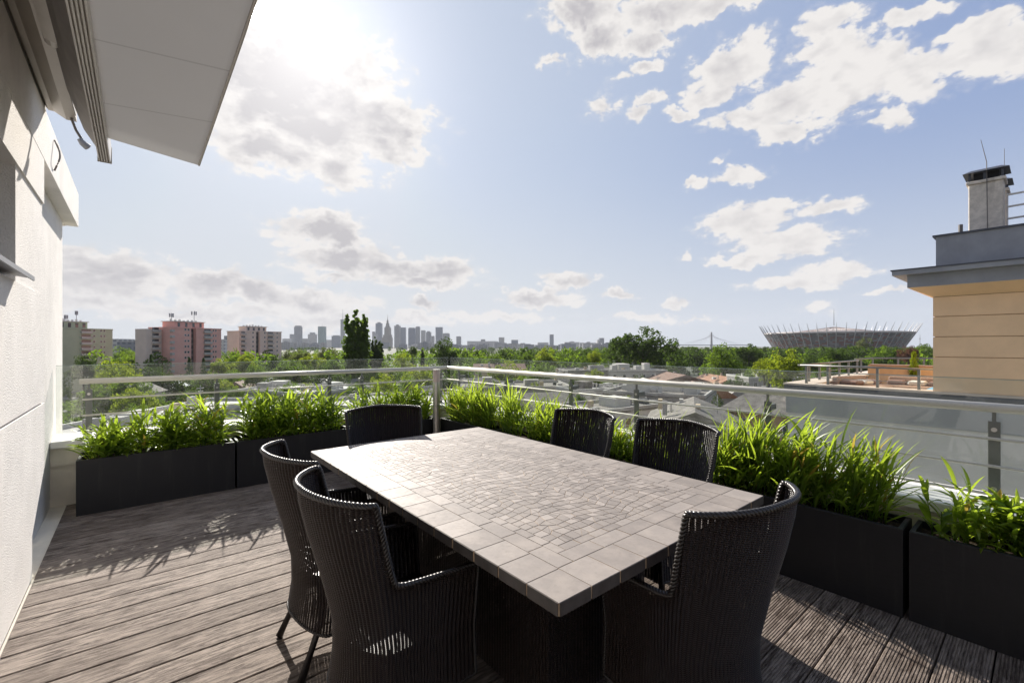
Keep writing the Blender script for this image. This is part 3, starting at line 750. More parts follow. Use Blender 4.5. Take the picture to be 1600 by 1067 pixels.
# ------------------------------------------------------------------ table
TX0, TX1, TY0, TY1, TZ = .865, 2.205, .84, 3.08, .76
tb = thing('dining_table', 'large rectangular dining table with a grey stone mosaic top', 'table', ((TX0+TX1)/2, (TY0+TY1)/2, 0))
w2, l2 = (TX1-TX0)/2, (TY1-TY0)/2
MB().box(-w2+.001, w2-.001, -l2+.001, l2-.001, TZ-.036, TZ-.0015).build('tabletop', M['grout'], tb)
tiles = MB(); tt = []
rt = random.Random(11)
def tile(poly, tint, ch=.0012, gap=.0019):
    # inset the polygon a little, lift it, chamfer
    c = (sum(p[0] for p in poly)/len(poly), sum(p[1] for p in poly)/len(poly))
    def ins(g): 
        out = []
        for p in poly:
            dx, dy = c[0]-p[0], c[1]-p[1]; L_ = math.hypot(dx, dy); out.append((p[0]+dx/L_*g, p[1]+dy/L_*g))
        return out
    o_ = ins(gap); i_ = ins(gap+ch); n = len(poly); dz = rt.uniform(-.0003, .0003)
    v = [(p[0], p[1], TZ-.0015) for p in o_]+[(p[0], p[1], TZ-.0004+dz) for p in o_]+[(p[0], p[1], TZ+dz) for p in i_]
    tilt = rt.uniform(-.0015, .0015); tl2 = rt.uniform(-.0015, .0015)
    v = [(a, b_, z_+((a-c[0])*tilt+(b_-c[1])*tl2 if k >= n else 0)) for k, (a, b_, z_) in enumerate(v)]
    fs = [(i, (i+1) % n, n+(i+1) % n, n+i) for i in range(n)]+[(n+i, n+(i+1) % n, 2*n+(i+1) % n, 2*n+i) for i in range(n)]+[tuple(range(2*n, 3*n))]
    n0 = len(tiles.f); tiles.add(v, fs); tt.extend([tint]*(len(tiles.f)-n0))
def ring(a, b_, size):     # border ring between inset a and b
    for sx in (-1, 1):
        y_ = -l2+a; yy1 = l2-a
        n = max(1, round((yy1-y_)/size)); st_ = (yy1-y_)/n
        for i in range(n):
            ya, yb = y_+i*st_, y_+(i+1)*st_
            xa, xb = sx*(w2-a), sx*(w2-b_)
            tile([(min(xa, xb), ya), (max(xa, xb), ya), (max(xa, xb), yb), (min(xa, xb), yb)], rt.uniform(.25, .75))
    for sy in (-1, 1):
        x_ = -w2+b_; xx1 = w2-b_
        n = max(1, round((xx1-x_)/size)); st_ = (xx1-x_)/n
        for i in range(n):
            xa, xb = x_+i*st_, x_+(i+1)*st_
            ya, yb = sorted((sy*(l2-a), sy*(l2-b_)))
            tile([(xa, ya), (xb, ya), (xb, yb), (xa, yb)], rt.uniform(.25, .75))
ring(0, .135, .132); ring(.135, .205, .145); ring(.205, .245, .075)
# inner irregular mosaic: quads of a warped, jittered grid
ix0, ix1, iy0, iy1 = -w2+.245, w2-.245, -l2+.245, l2-.245
nx, ny = 20, 42
gr = {}
for i in range(nx+1):
    for j in range(ny+1):
        x = ix0+(ix1-ix0)*i/nx; y_ = iy0+(iy1-iy0)*j/ny
        edge = min(i, nx-i, j, ny-j)
        k = min(1, edge/2)
        fan = abs(math.sin(x*6.5))*.045-.02+math.sin(y_*9+x*4)*.006
        fan2 = math.sin(y_*6.1+1.3)*.010
        gr[i, j] = (x+k*(fan2+rt.uniform(-.0125, .0125)), y_+k*(fan+rt.uniform(-.0125, .0125)))
for i in range(nx):
    for j in range(ny):
        q = [gr[i, j], gr[i+1, j], gr[i+1, j+1], gr[i, j+1]]
        tn = rt.random(); tn = .25+.3*tn if tn < .8 else rt.uniform(.7, 1.)
        rr = rt.random()
        if rr < .12: # split into two slivers
            a, b_, c_, d_ = q; m1 = ((a[0]+b_[0])/2, (a[1]+b_[1])/2); m2 = ((d_[0]+c_[0])/2, (d_[1]+c_[1])/2)
            tile([a, m1, m2, d_], tn); tile([m1, b_, c_, m2], rt.random())
        elif rr < .2:
            tile([q[0], q[1], q[2]], tn); tile([q[0], q[2], q[3]], rt.random())
        else: tile(q, tn)
tiles.build('mosaic', M['tile'], tb, attr=tt)
sd = MB()
def side_tiles(n, fn):
    for i in range(n):
        fn((i+.035+.02*math.sin(i*5))/n, (i+.965)/n)
side_tiles(17, lambda a, b_: [sd.box(sx*(w2-.002)-.003, sx*(w2-.002)+.003, -l2+2*l2*a, -l2+2*l2*b_, TZ-.038, TZ-.002) for sx in (-1, 1)])
side_tiles(10, lambda a, b_: [sd.box(-w2+2*w2*a, -w2+2*w2*b_, sy*(l2-.002)-.003, sy*(l2-.002)+.003, TZ-.038, TZ-.002) for sy in (-1, 1)])
sd.build('edge_tiles', M['tile_side'], tb)
MB().box(-w2+.03, w2-.03, -l2+.03, l2-.03, TZ-.055, TZ-.0345).build('frame', M['leg'], tb)

# woven pedestal
def ribbed_shell(path, zfun_lo, zfun_hi, rows, name, mat, parent, amp=.0032, pitch=.0185, shift=None):
    """path: list of (x,y) plan points; returns a woven surface with vertical ribs"""
    P_ = np.array(path, float); seg = np.hypot(*np.diff(P_, axis=0).T); S = np.concatenate([[0], np.cumsum(seg)]); Lt = S[-1]
    ns = int(Lt/pitch)*5+1; s = np.linspace(0, Lt, ns)
    X = np.interp(s, S, P_[:, 0]); Y = np.interp(s, S, P_[:, 1])
    # smooth plan normal
    tx = np.gradient(X, s); ty = np.gradient(Y, s); ln = np.hypot(tx, ty); nx_, ny_ = ty/ln, -tx/ln
    rib = amp*np.abs(np.cos(math.pi*s/pitch))**.7*1.6-amp
    rib = amp*np.abs(np.sin(math.pi*s/pitch))*1.7-amp
    V = []; UV = []
    for r in range(rows+1):
        q = r/rows
        lo = zfun_lo(s, Lt); hi = zfun_hi(s, Lt); Z = lo+(hi-lo)*q
        sx, sy = (0, 0) if shift is None else shift(X, Y, Z)
        V.append(np.stack([(X+nx_*rib)*1.0+sx, (Y+ny_*rib)+sy, Z], 1)); UV.append(np.stack([s, Z], 1))
    V = np.concatenate(V); UV = np.concatenate(UV)
    i = np.arange(ns-1); Fq = []
    for r in range(rows): a = r*ns+i; Fq.append(np.stack([a, a+1, a+ns+1, a+ns], 1))
    o = np_mesh(name, V, np.concatenate(Fq), mat, parent, True, UV)
    return o
px_, py_ = .32, .72
path = [(-px_, -py_), (px_, -py_), (px_, py_), (-px_, py_), (-px_, -py_)]
ribbed_shell(path, lambda s, L_: s*0+.01, lambda s, L_: s*0+TZ-.056, 8, 'pedestal', M['wicker'], tb)

# ------------------------------------------------------------------ wicker chairs
def rope(pts, r, name, mat, parent, turns_per_m=26, strands=3):
    pts = [Vector(p) for p in pts]; S = [0]
    for a, c_ in zip(pts, pts[1:]): S.append(S[-1]+(c_-a).length)
    Lt = S[-1]; n = int(Lt/.005); m = MB(); px = np.array([[*p] for p in pts]); s = np.linspace(0, Lt, n)
    Q = np.stack([np.interp(s, S, px[:, k]) for k in range(3)], 1)
    Tn = np.gradient(Q, axis=0); Tn /= np.linalg.norm(Tn, axis=1)[:, None]
    A_ = np.cross(Tn, np.array([0, .25, 1.])); A_ /= np.linalg.norm(A_, axis=1)[:, None]; B_ = np.cross(Tn, A_)
    for k in range(strands):
        ph = 2*math.pi*(turns_per_m*s+k/strands)
        c_ = Q+(A_*np.cos(ph)[:, None]+B_*np.sin(ph)[:, None])*r*.55
        m.tube([tuple(x) for x in c_], r*.62, 6)
    return m.build(name, mat, parent, smooth=True)
def make_chair(label):
    ch = thing('wicker_chair', label, 'chair', (0, 0, 0), 0, 'black wicker armchairs round the dining table')
    # plan path from front-left arm round the back to the front-right arm; local +y is the front
    hw, yc, yb, yf = .282, -.20, -.325, .235
    path = [(-hw+.012, yf)]
    for i in range(9): path.append((-hw+.012*(1-i/8)-.004*math.sin(i/8*3.14), yf+(yc+.02-yf)*(i+1)/9))
    na = 40; Rr = (hw*hw+(yc-yb)**2)/(2*(yc-yb)); a0 = math.asin(hw/Rr); cyc = yb+Rr
    for i in range(na+1):
        a = -a0+2*a0*i/na; path.append((Rr*math.sin(a), cyc-Rr*math.cos(a)))
    for p in list(path)[:10][::-1]: path.append((-p[0], p[1]))
    # soften the corners
    P_ = np.array(path)
    S = np.concatenate([[0], np.cumsum(np.hypot(*np.diff(P_, axis=0).T))]); s = np.linspace(0, S[-1], 260)
    Pi = np.stack([np.interp(s, S, P_[:, 0]), np.interp(s, S, P_[:, 1])], 1)
    for _ in range(5): Pi[1:-1] = (Pi[:-2]+2*Pi[1:-1]+Pi[2:])/4
    path = [tuple(p) for p in Pi]
    arm = (S[9]+S[10])/2; L0 = S[-1]
    def hi(s, Lt):
        f_ = np.minimum(s, Lt-s)/Lt*L0          # distance from the front end
        z = np.interp(f_, [0, .135, .335, .377, .389, .411, .420, .535, .765], [.64, .648, .662, .672, .71, .935, .955, .960, .972])
        return z
    def lo(s, Lt):
        f_ = np.minimum(s, Lt-s)/Lt*L0
        return .20+.035*np.cos(f_/.765*math.pi*2)*.5+f_*0
    def shift(X, Y, Z):       # rake: the back leans out above, waist narrows, the hem flares
        back = np.clip((-Y+.10)/.42, 0, 1)
        t_ = np.interp(Z, [.0, .2, .32, .45, .62, .78, .9, 1.], [.075, .11, .128, .125, .085, .040, .012, .0])
        tw = np.interp(Z, [.2, .4, .62, .8, 1.], [.84, .80, .90, .97, 1.0])
        return X*(tw-1), back*t_
    ribbed_shell(path, lo, hi, 44, 'backrest', M['wicker'], ch, shift=shift)
    # rim following the top of the shell
    Pn_ = np.array(path); Sp = np.concatenate([[0], np.cumsum(np.hypot(*np.diff(Pn_, axis=0).T))]); Zr = hi(Sp, Sp[-1])
    sx, sy = shift(Pn_[:, 0], Pn_[:, 1], Zr)
    rp = [(x+a, y+b_, z) for (x, y), a, b_, z in zip(path, sx, sy, Zr)]
    rope(rp, .0100, 'rim', M['rim'], ch, 24)
    # braided vertical edges at the arm fronts and hem
    for k in (0, -1):
        z0, z1_ = lo(Sp[k:k+1] if k == 0 else Sp[-1:], Sp[-1])[0], Zr[k]
        zs = np.linspace(z0, z1_, 12); e = []
        for z in zs:
            ax, ay = shift(Pn_[k][0], Pn_[k][1], z); e.append((Pn_[k][0]+ax, Pn_[k][1]+ay, z))
        rope(e, .007, 'arm_edge', M['rim'], ch)
    Zl = lo(Sp, Sp[-1]); sx, sy = shift(Pn_[:, 0], Pn_[:, 1], Zl)
    rope([(x+a, y+b_, z) for (x, y), a, b_, z in zip(path, sx, sy, Zl)], .006, 'hem', M['rim'], ch)
    # front panel, seat and cushion
    fx = path[0][0]
    def fpath():
        return [(fx*.84*(1-2*i/20), yf+.002) for i in range(21)]
    ribbed_shell(fpath(), lambda s, L_: s*0+.21, lambda s, L_: s*0+.425, 6, 'front_panel', M['wicker'], ch)
    sp_ = [(x+(shift(np.array([x]), np.array([y]), np.array([.42]))[0][0]), y+(shift(np.array([x]), np.array([y]), np.array([.42]))[1][0])) for x, y in path[::6]]
    cc = (0, .05); inner = [(cc[0]+(x-cc[0])*.965, cc[1]+(y-cc[1])*.965) for x, y in sp_]
    MB().prism(inner, .40, .43, 'z').build('seat', M['rim'], ch)
    legs = [(-.165, -.125, -.195, -.215), (.165, -.125, .195, -.215), (-.19, .19, -.195, .20), (.19, .19, .195, .20)]
    for x0_, y0_, x1_, y1_ in legs:
        MB().tube([(x0_, y0_, .40), (x0_, y0_, .22), (x1_, y1_, .012), (x1_, y1_, .0)], [.015, .0165, .017, .015], 12).build('leg', M['leg'], ch, smooth=True)
    return ch
c0 = make_chair('black wicker armchair nearest the viewer on the left side of the table')
# chair placement: loc = centre, rz so that local +y faces the table
def cpos(xc, yc_, facing):      # (xc,yc_) = middle of the two top back corners ; corner line is at local y=-.20
    fx, fy = facing; return (xc+fx*.20, yc_+fy*.20, 0), math.atan2(-fx, fy)
loc, rz = cpos(.54, 1.61, (1, .0)); c0.location = loc; c0.rotation_euler = (0, 0, rz)
for (xc, yc_, fc, lab) in [
    (.555, 2.25, (1, 0), 'black wicker armchair behind the nearest one on the left side, with a splayed leg showing'),
    (1.45, 3.27, (-.18, -.98), 'black wicker armchair at the far head of the table, seen from its front'),
    (2.455, 2.13, (-1, .06), 'black wicker armchair at the right side, the further of the two from the viewer'),
    (2.53, 1.46, (-.995, .1), 'black wicker armchair at the right side beside the tall grass'),
    (1.508, .622, (.13, .99), 'large black wicker armchair at the near head of the table, its curved back towards us')]:
    loc, rz = cpos(xc, yc_, fc); d_ = dup(c0, loc, rz, lab, (.97, .97, 1) if fc[1] > .9 else None)
    am = .25 if xc > 2 else (1.0 if xc < 1 else .6)      # how open the weave has worked itself
    for k in bpy.data.objects:
        if k.parent == d_: k.color = (am, am, am, 1)

# ------------------------------------------------------------------ neighbour building (right)
NB = thing('neighbour_building', 'tan rendered rooftop storey with grey cornice and roof terrace on the right', 'building', (18, 0, G))
def nb(m, name, mat, **k): return m.build(name, mat, NB, True, **k)
X2 = 18.0; YC = 2.2
m = MB(); zb = np.arange(.08, 2.95, .592); edges = list(zb[:])
z_ = .075; 
bands = [(-.36, .075)]
zs = [.078, .52, 1.10, 1.69, 2.28, 2.86]
for a, c_ in zip(zs, zs[1:]): m.box(X2, X2+9, -9, YC, a+.011, c_-.011)
nb(m, 'wall', M['tan'])
nb(MB().box(X2+.035, X2+8.9, -8.9, YC-.035, -.3, 2.88), 'wall_core', simple('tan_groove', (.55, .38, .24), .9))
m = MB()
m.add([(X2, -9, 2.862), (X2, YC, 2.862), (X2-.5, YC+.5, 3.14), (X2-.5, -9, 3.14), (X2+9, YC, 2.862), (X2+9, YC+.5, 3.14)], [(0, 1, 2, 3), (1, 4, 5, 2)])
nb(m, 'soffit', M['tan'])
nb(MB().box(X2-.5, X2+9, -9, YC+.5, 3.1405, 3.50).box(X2-.8, X2+9, -9, YC+.8, 3.5005, 3.63), 'cornice', M['zinc'])
nb(MB().box(X2-.83, X2+9, -9, YC+.83, 3.6305, 3.665), 'roof_edge', M['zinc_d'])
nb(MB().box(X2+.1, X2+8, -9, YC-.05, 3.6655, 4.63), 'attic', M['zinc'])
nb(MB().box(X2+.04, X2+8, -9, YC+.02, 4.6305, 4.68), 'attic_edge', M['zinc_d'])
nb(MB().cone((X2+.3, YC-.55), .05, .05, 4.68, 4.93, 10), 'vent_pipe', M['alu_d'])
def chimney(x0, x1, y0, y1, z0, z1, label):
    c = thing('chimney', label, 'chimney', ((x0+x1)/2, (y0+y1)/2, z0))
    MB().box(x0, x1, y0, y1, z0, z1, .02).build('stack', M['chim'], c, True)
    MB().box(x0-.05, x1+.05, y0-.05, y1+.05, z1+.001, z1+.09, .01).build('crown', M['chim'], c, True)
    for a in (x0+.0, x1-.05):
        for b_ in (y0, (y0+y1)/2, y1-.05): MB().box(a, a+.05, b_, b_+.05, z1+.0905, z1+.33).build('cowl_post', M['zinc_d'], c, True)
    MB().box(x0+.1, x1-.1, y0+.1, y1-.1, z1+.0908, z1+.33).build('flue', M['dark'], c, True)
    xm, ym = (x0+x1)/2, (y0+y1)/2; e = .12
    MB().add([(x0-e, y0-e, z1+.33), (x1+e, y0-e, z1+.33), (x1+e, y1+e, z1+.33), (x0-e, y1+e, z1+.33), (x0+.05, y0+.05, z1+.43), (x1-.05, y0+.05, z1+.43), (x1-.05, y1-.05, z1+.43), (x0+.05, y1-.05, z1+.43)],
             [(0, 3, 2, 1), (4, 5, 6, 7), (0, 1, 5, 4), (1, 2, 6, 5), (2, 3, 7, 6), (3, 0, 4, 7)]).build('cowl', M['zinc_d'], c, True)
    return c
chimney(19.5, 20.25, .86, 1.59, 4.0, 6.32, 'weathered rendered chimney with black metal cowl on the tan building')
chimney(20.9, 21.6, .85, 1.5, 4.0, 6.28, 'smaller chimney half hidden behind the weathered front chimney')
an = thing('roof_antenna', 'two thin whip antennas standing above the chimney cowl', 'antenna', (19.5, 1.2, 4.6))
MB().tube([(19.42, 1.18, 4.69), (19.42, 1.2, 6.9), (19.42, 1.32, 7.6)], [.012, .01, .006], 6).build('mast', M['alu_d'], an, True)
MB().tube([(20.7, .9, 4.69), (20.7, .9, 7.55)], [.012, .006], 6).build('whip', M['alu_d'], an, True)
gr_ = thing('roof_guard', 'pale metal guard rail on the roof right of the chimneys', 'railing', (20, -.5, 4.68))
for zz in (5.15, 5.5, 5.85): MB().tube([(19.6, .8, zz), (18.9, -6, zz)], .03, 8).build('rail_bar', M['alu_w'], gr_, True)
MB().tube([(19.2, -3.2, 4.69), (19.2, -3.2, 5.87)], .03, 8).build('post', M['alu_w'], gr_, True)

# terrace part of the neighbour
nb(MB().box(X2, X2+.5, -9, 6.1, -.97, .0).box(X2+.5, 30, 5.7, 6.1, -.97, .0), 'parapet', M['grey_wall_d'])
nb(MB().box(X2+.03, X2+.5, -9, 6.06, G, -.9705).box(X2+.5, 30, 5.7, 6.06, G, -.9705), 'lower_wall', M['grey_wall'])
nb(MB().box(X2-.05, X2, -9, 6.15, -.26, .02).box(X2, 30, 6.1, 6.15, -.26, .02), 'parapet_flashing', M['zinc_d'])
nb(MB().box(X2-.06, X2+.62, -9, 6.18, .0205, .085).box(X2+.62, 30, 5.35, 6.18, .0205, .085), 'coping', M['stone_cop'])
nb(MB().box(X2+.5, 34, -9, 5.7, -.6, -.45), 'terrace_floor', M['stone_cop'])
nb(MB().box(X2+.5, 26, 5.42, 5.698, -.45, .018), 'inner_parapet', M['brick'])
nb(MB().box(26, 26.4, 1.0, 5.4, -.449, .50), 'partition', M['orange_r'])
nb(MB().box(25.9, 26.5, .9, 5.35, .5005, .56), 'partition_coping', M['brick'])
def rr(label, pts, posts, nbars, rad=.035, ztop=.72, zb=.085):
    o = thing('roof_railing', label, 'railing', (pts[0][0], pts[0][1], zb))
    MB().tube([(x, y, ztop) for x, y in pts], rad, 10).build('handrail', M['post'], o, True, True)
    for i in range(nbars):
        zz = zb+(ztop-zb)*(i+1)/(nbars+1); MB().tube([(x, y, zz) for x, y in pts], rad*.35, 6).build('rail_bar', M['post'], o, True)
    for x, y in posts: MB().box(x-.035, x+.035, y-.035, y+.035, zb, ztop-.01).build('post', M['post'], o, True)
rr('grey railing along the near edge of the neighbour roof terrace', [(18.3, 5.75), (18.3, 1.98)], [(18.3, 5.55), (18.3, 4.9), (18.3, 3.55), (18.3, 2.55), (18.3, 2.06)], 2)
rr('grey railing running back from the left corner of the neighbour terrace', [(18.32, 5.8), (26.2, 5.8)], [(19.4, 5.8), (20.6, 5.8), (21.9, 5.8), (23.2, 5.8), (24.6, 5.8), (26.0, 5.8)], 1)
rr('long far railing behind the neighbour terrace ending at the tan wall', [(26.6, 6.0), (29.9, 6.0), (33.0, 2.5)], [(27.6, 6.0), (29.9, 6.0), (30.7, 5.1), (31.5, 4.2), (32.3, 3.3)], 1, .04, .76, -.0)
MB_f = MB().box(26.45, 36, 1.0, 5.69, -.449, -.2); tag(MB_f.build('far_roof_block', M['stone_cop']), 'pale flat roof behind the neighbour terrace under the far railing', 'building')
# garden sofa, planters, pool on that terrace
sf = thing('outdoor_sofa', 'reddish garden sofa with cushions on the neighbour terrace', 'sofa', (22.0, 3.2, -.45))
MB().box(-.9, .3, -1.0, .8, .0, .42, .04).build('seat', M['brick'], sf); MB().box(.3, .55, -1.0, .8, .0, .70, .04).build('backrest', M['brick'], sf)
for k, q in enumerate((-.9, -.35, .25)): MB().box(-.3, .28, q, q+.5, .425, .58, .05).build('cushion', M['grey_wall'] if k == 1 else M['roof_tile'], sf)
sf2 = dup(sf, (21.0, 4.6, -.45), 1.3, 'second reddish garden seat further left beside the brick parapet')
tag(MB().box(19.6, 21.0, 1.9, 2.6, -.449, .02, .05).build('paddling_pool', simple('pool_blue', (.12, .38, .62), .4)), 'bright blue tub beside the tan wall on the neighbour terrace', 'tub')
for (x, y, l) in [(23.8, 3.9, 'small round potted plant left on the neighbour terrace partition'), (23.9, 3.1, 'pale potted flowers right of the dark potted plant')]:
    o = thing('potted_plant', l, 'plant', (x, y, -.45)); MB().cone((0, 0), .14, .2, 0, .35, 14).build('pot', M['roof_tile'], o)
    sp = [((0, 0, .34), random.uniform(0, 6.28), random.uniform(.2, 1.3), random.uniform(.2, .38), .05, .8, 0, random.random()*.8) for _ in range(70)]
    V, Fq, tn_ = blades(sp); np_mesh('leaves', V, Fq, M['tleaf_mid'] if 'dark' not in l or 1 else None, o, True, None, tn_)

# ------------------------------------------------------------------ trees
def leafcloud(centres, radii, per, size, seed, squash=1.):
    rs = np.random.RandomState(seed); C_ = []; 
    for (c, r) in zip(centres, radii):
        d = rs.normal(size=(per, 3)); d /= np.linalg.norm(d, axis=1)[:, None]
        q = rs.uniform(.55, 1., (per, 1))**.6; C_.append(np.array(c)+d*r*q*np.array([1, 1, squash]))
    C_ = np.concatenate(C_); n = len(C_)
    a = rs.normal(size=(n, 3)); a /= np.linalg.norm(a, axis=1)[:, None]
    b_ = np.cross(a, rs.normal(size=(n, 3))); b_ /= np.linalg.norm(b_, axis=1)[:, None]
    s = size*rs.uniform(.6, 1.3, (n, 1)); a = a*s; b_ = b_*s*.7
    V = np.stack([C_-a, C_-b_*.9, C_+a, C_+b_*.9], 1).reshape(-1, 3)
    Fq = np.arange(4*n).reshape(n, 4); tint = np.repeat(rs.uniform(0, 1, len(centres)), per)*.55+rs.uniform(0, .4, n)
    return V, Fq, tint
def proto_crown(kind, seed):
    rs = np.random.RandomState(seed); cs = []; rr_ = []
    if kind == 'broad':       # crown unit: radius ~.5 in xy, z from .0 to 1
        big = [(rs.uniform(-.22, .22), rs.uniform(-.22, .22), rs.uniform(.3, .74), rs.uniform(.2, .3)) for _ in range(9)]+[(0, 0, .72, .27), (0, 0, .45, .3)]
        for x, y, z, r in big:
            for _ in range(13):
                d = rs.normal(size=3); d /= np.linalg.norm(d); d[2] = abs(d[2])*.9 if rs.rand() < .65 else d[2]
                cs.append((x+d[0]*r*.92, y+d[1]*r*.92, z+d[2]*r*.92)); rr_.append(rs.uniform(.05, .095))
        V, Fq, t_ = leafcloud(cs, rr_, 56, .0185, seed)
    elif kind == 'poplar':
        stems_ = [(0, 0, 1.0, .13)]+[(.30*math.sqrt(rs.rand())*math.cos(q), .30*math.sqrt(rs.rand())*math.sin(q), rs.uniform(.80, .99), rs.uniform(.10, .15)) for q in np.linspace(0, 6.28, 13)]
        for (sx_, sy_, zt_, sr_) in stems_:
            for i in range(72):
                z = rs.uniform(.3, zt_) if rs.rand() < .85 else rs.uniform(.02, .3); z = min(z, zt_)
                up_ = max(0, (z-zt_+.25)/.25); rr2 = sr_*1.25*(1-.75*up_)*rs.uniform(.2, 1); q = rs.uniform(0, 6.283); sp_ = .75+.35*z
                cs.append((sx_*sp_+rr2*math.cos(q), sy_*sp_+rr2*math.sin(q), z)); rr_.append(rs.uniform(.045, .075)*(1-.4*up_))
        V, Fq, t_ = leafcloud(cs, rr_, 34, .0125, seed, .35)
        V = (V.reshape(-1, 4, 3)-V.reshape(-1, 4, 3).mean(1, keepdims=True))*np.array([2.2, 2.2, .8])+V.reshape(-1, 4, 3).mean(1, keepdims=True); V = V.reshape(-1, 3)
        V = np.array(V)
    elif kind == 'conifer':
        for i in range(260):
            z = rs.uniform(0, 1); w_ = .48*(1-z)*(.75+.25*math.sin(z*42))+.02; ang = rs.uniform(0, 6.283); q = rs.uniform(.35, 1)
            cs.append((math.cos(ang)*w_*q, math.sin(ang)*w_*q, z-.10*q*(1-z))); rr_.append(.03+.02*(1-z))
        V, Fq, t_ = leafcloud(cs, rr_, 26, .016, seed, .4)
    elif kind == 'cypress':
        for i in range(160):
            z = rs.uniform(0, 1); w_ = .5*math.sin(math.pi*min(1, .2+.78*z))**.6; ang = rs.uniform(0, 6.283); q = rs.uniform(.3, 1)
            cs.append((math.cos(ang)*w_*q*.9, math.sin(ang)*w_*q*.9, z)); rr_.append(.07)
        V, Fq, t_ = leafcloud(cs, rr_, 36, .022, seed, .8)
    return V, Fq, t_
protos = {}
def crown_mesh(kind, var, mat):
    key = (kind, var, mat)
    if key not in protos:
        V, Fq, t_ = proto_crown(kind, 10*var+{'broad': 1, 'poplar': 2, 'conifer': 3, 'cypress': 4}[kind])
        o = np_mesh('crown', V, Fq, M[mat], None, False, None, t_); me = o.data; bpy.data.objects.remove(o); protos[key] = me
    return protos[key]
def trunk_mesh():
    m = MB(); m.tube([(0, 0, 0), (.02, 0, .4), (0, .01, .8), (.01, 0, 1.3)], [.055, .04, .03, .01], 8)
    rs = random.Random(3)
    for k in range(9):
        z = .55+k*.07; a = k*2.4; m.tube([(0, 0, z), (.14*math.cos(a), .14*math.sin(a), z+.14), (.27*math.cos(a), .27*math.sin(a), z+.33)], [.022, .013, .005], 5)
    me = bpy.data.meshes.new('trunk'); me.from_pydata(m.v, [], m.f); me.materials.append(M['bark']); me.update(); return me
TRK = trunk_mesh()
TNAME = {'broad': 'broadleaf_tree', 'poplar': 'poplar_tree', 'conifer': 'conifer_tree', 'cypress': 'cypress_tree'}
def tree(x, ytop, d, wpx, kind, mat, var, label, crown=.72, group=None, cdz=0, zbase=G):
    p = pd(x, ytop, d); H = p[2]-zbase; rs_ = (x*7.3+d) % 6.28
    ro = thing(TNAME[kind], label, 'tree', (p[0], p[1], zbase), rs_, group)
    wm = wpx*d/FPX/math.sqrt(1+0)*.92; ch = min(H*crown, max(wm*1.05, H*.3)) if kind == 'broad' else H*crown
    c = bpy.data.objects.new('crown', crown_mesh(kind, var, mat)); col.objects.link(c); c.parent = ro
    c.location = (0, 0, H-ch); c.scale = (wm, wm, ch*(.96 if kind != 'broad' else 1.02))
    t_ = bpy.data.objects.new('trunk', TRK); col.objects.link(t_); t_.parent = ro
    t_.scale = (wm*.7, wm*.7, (H-ch*.35)/1.3)
    return ro
GRP = 'trees among the roofs below the terrace'
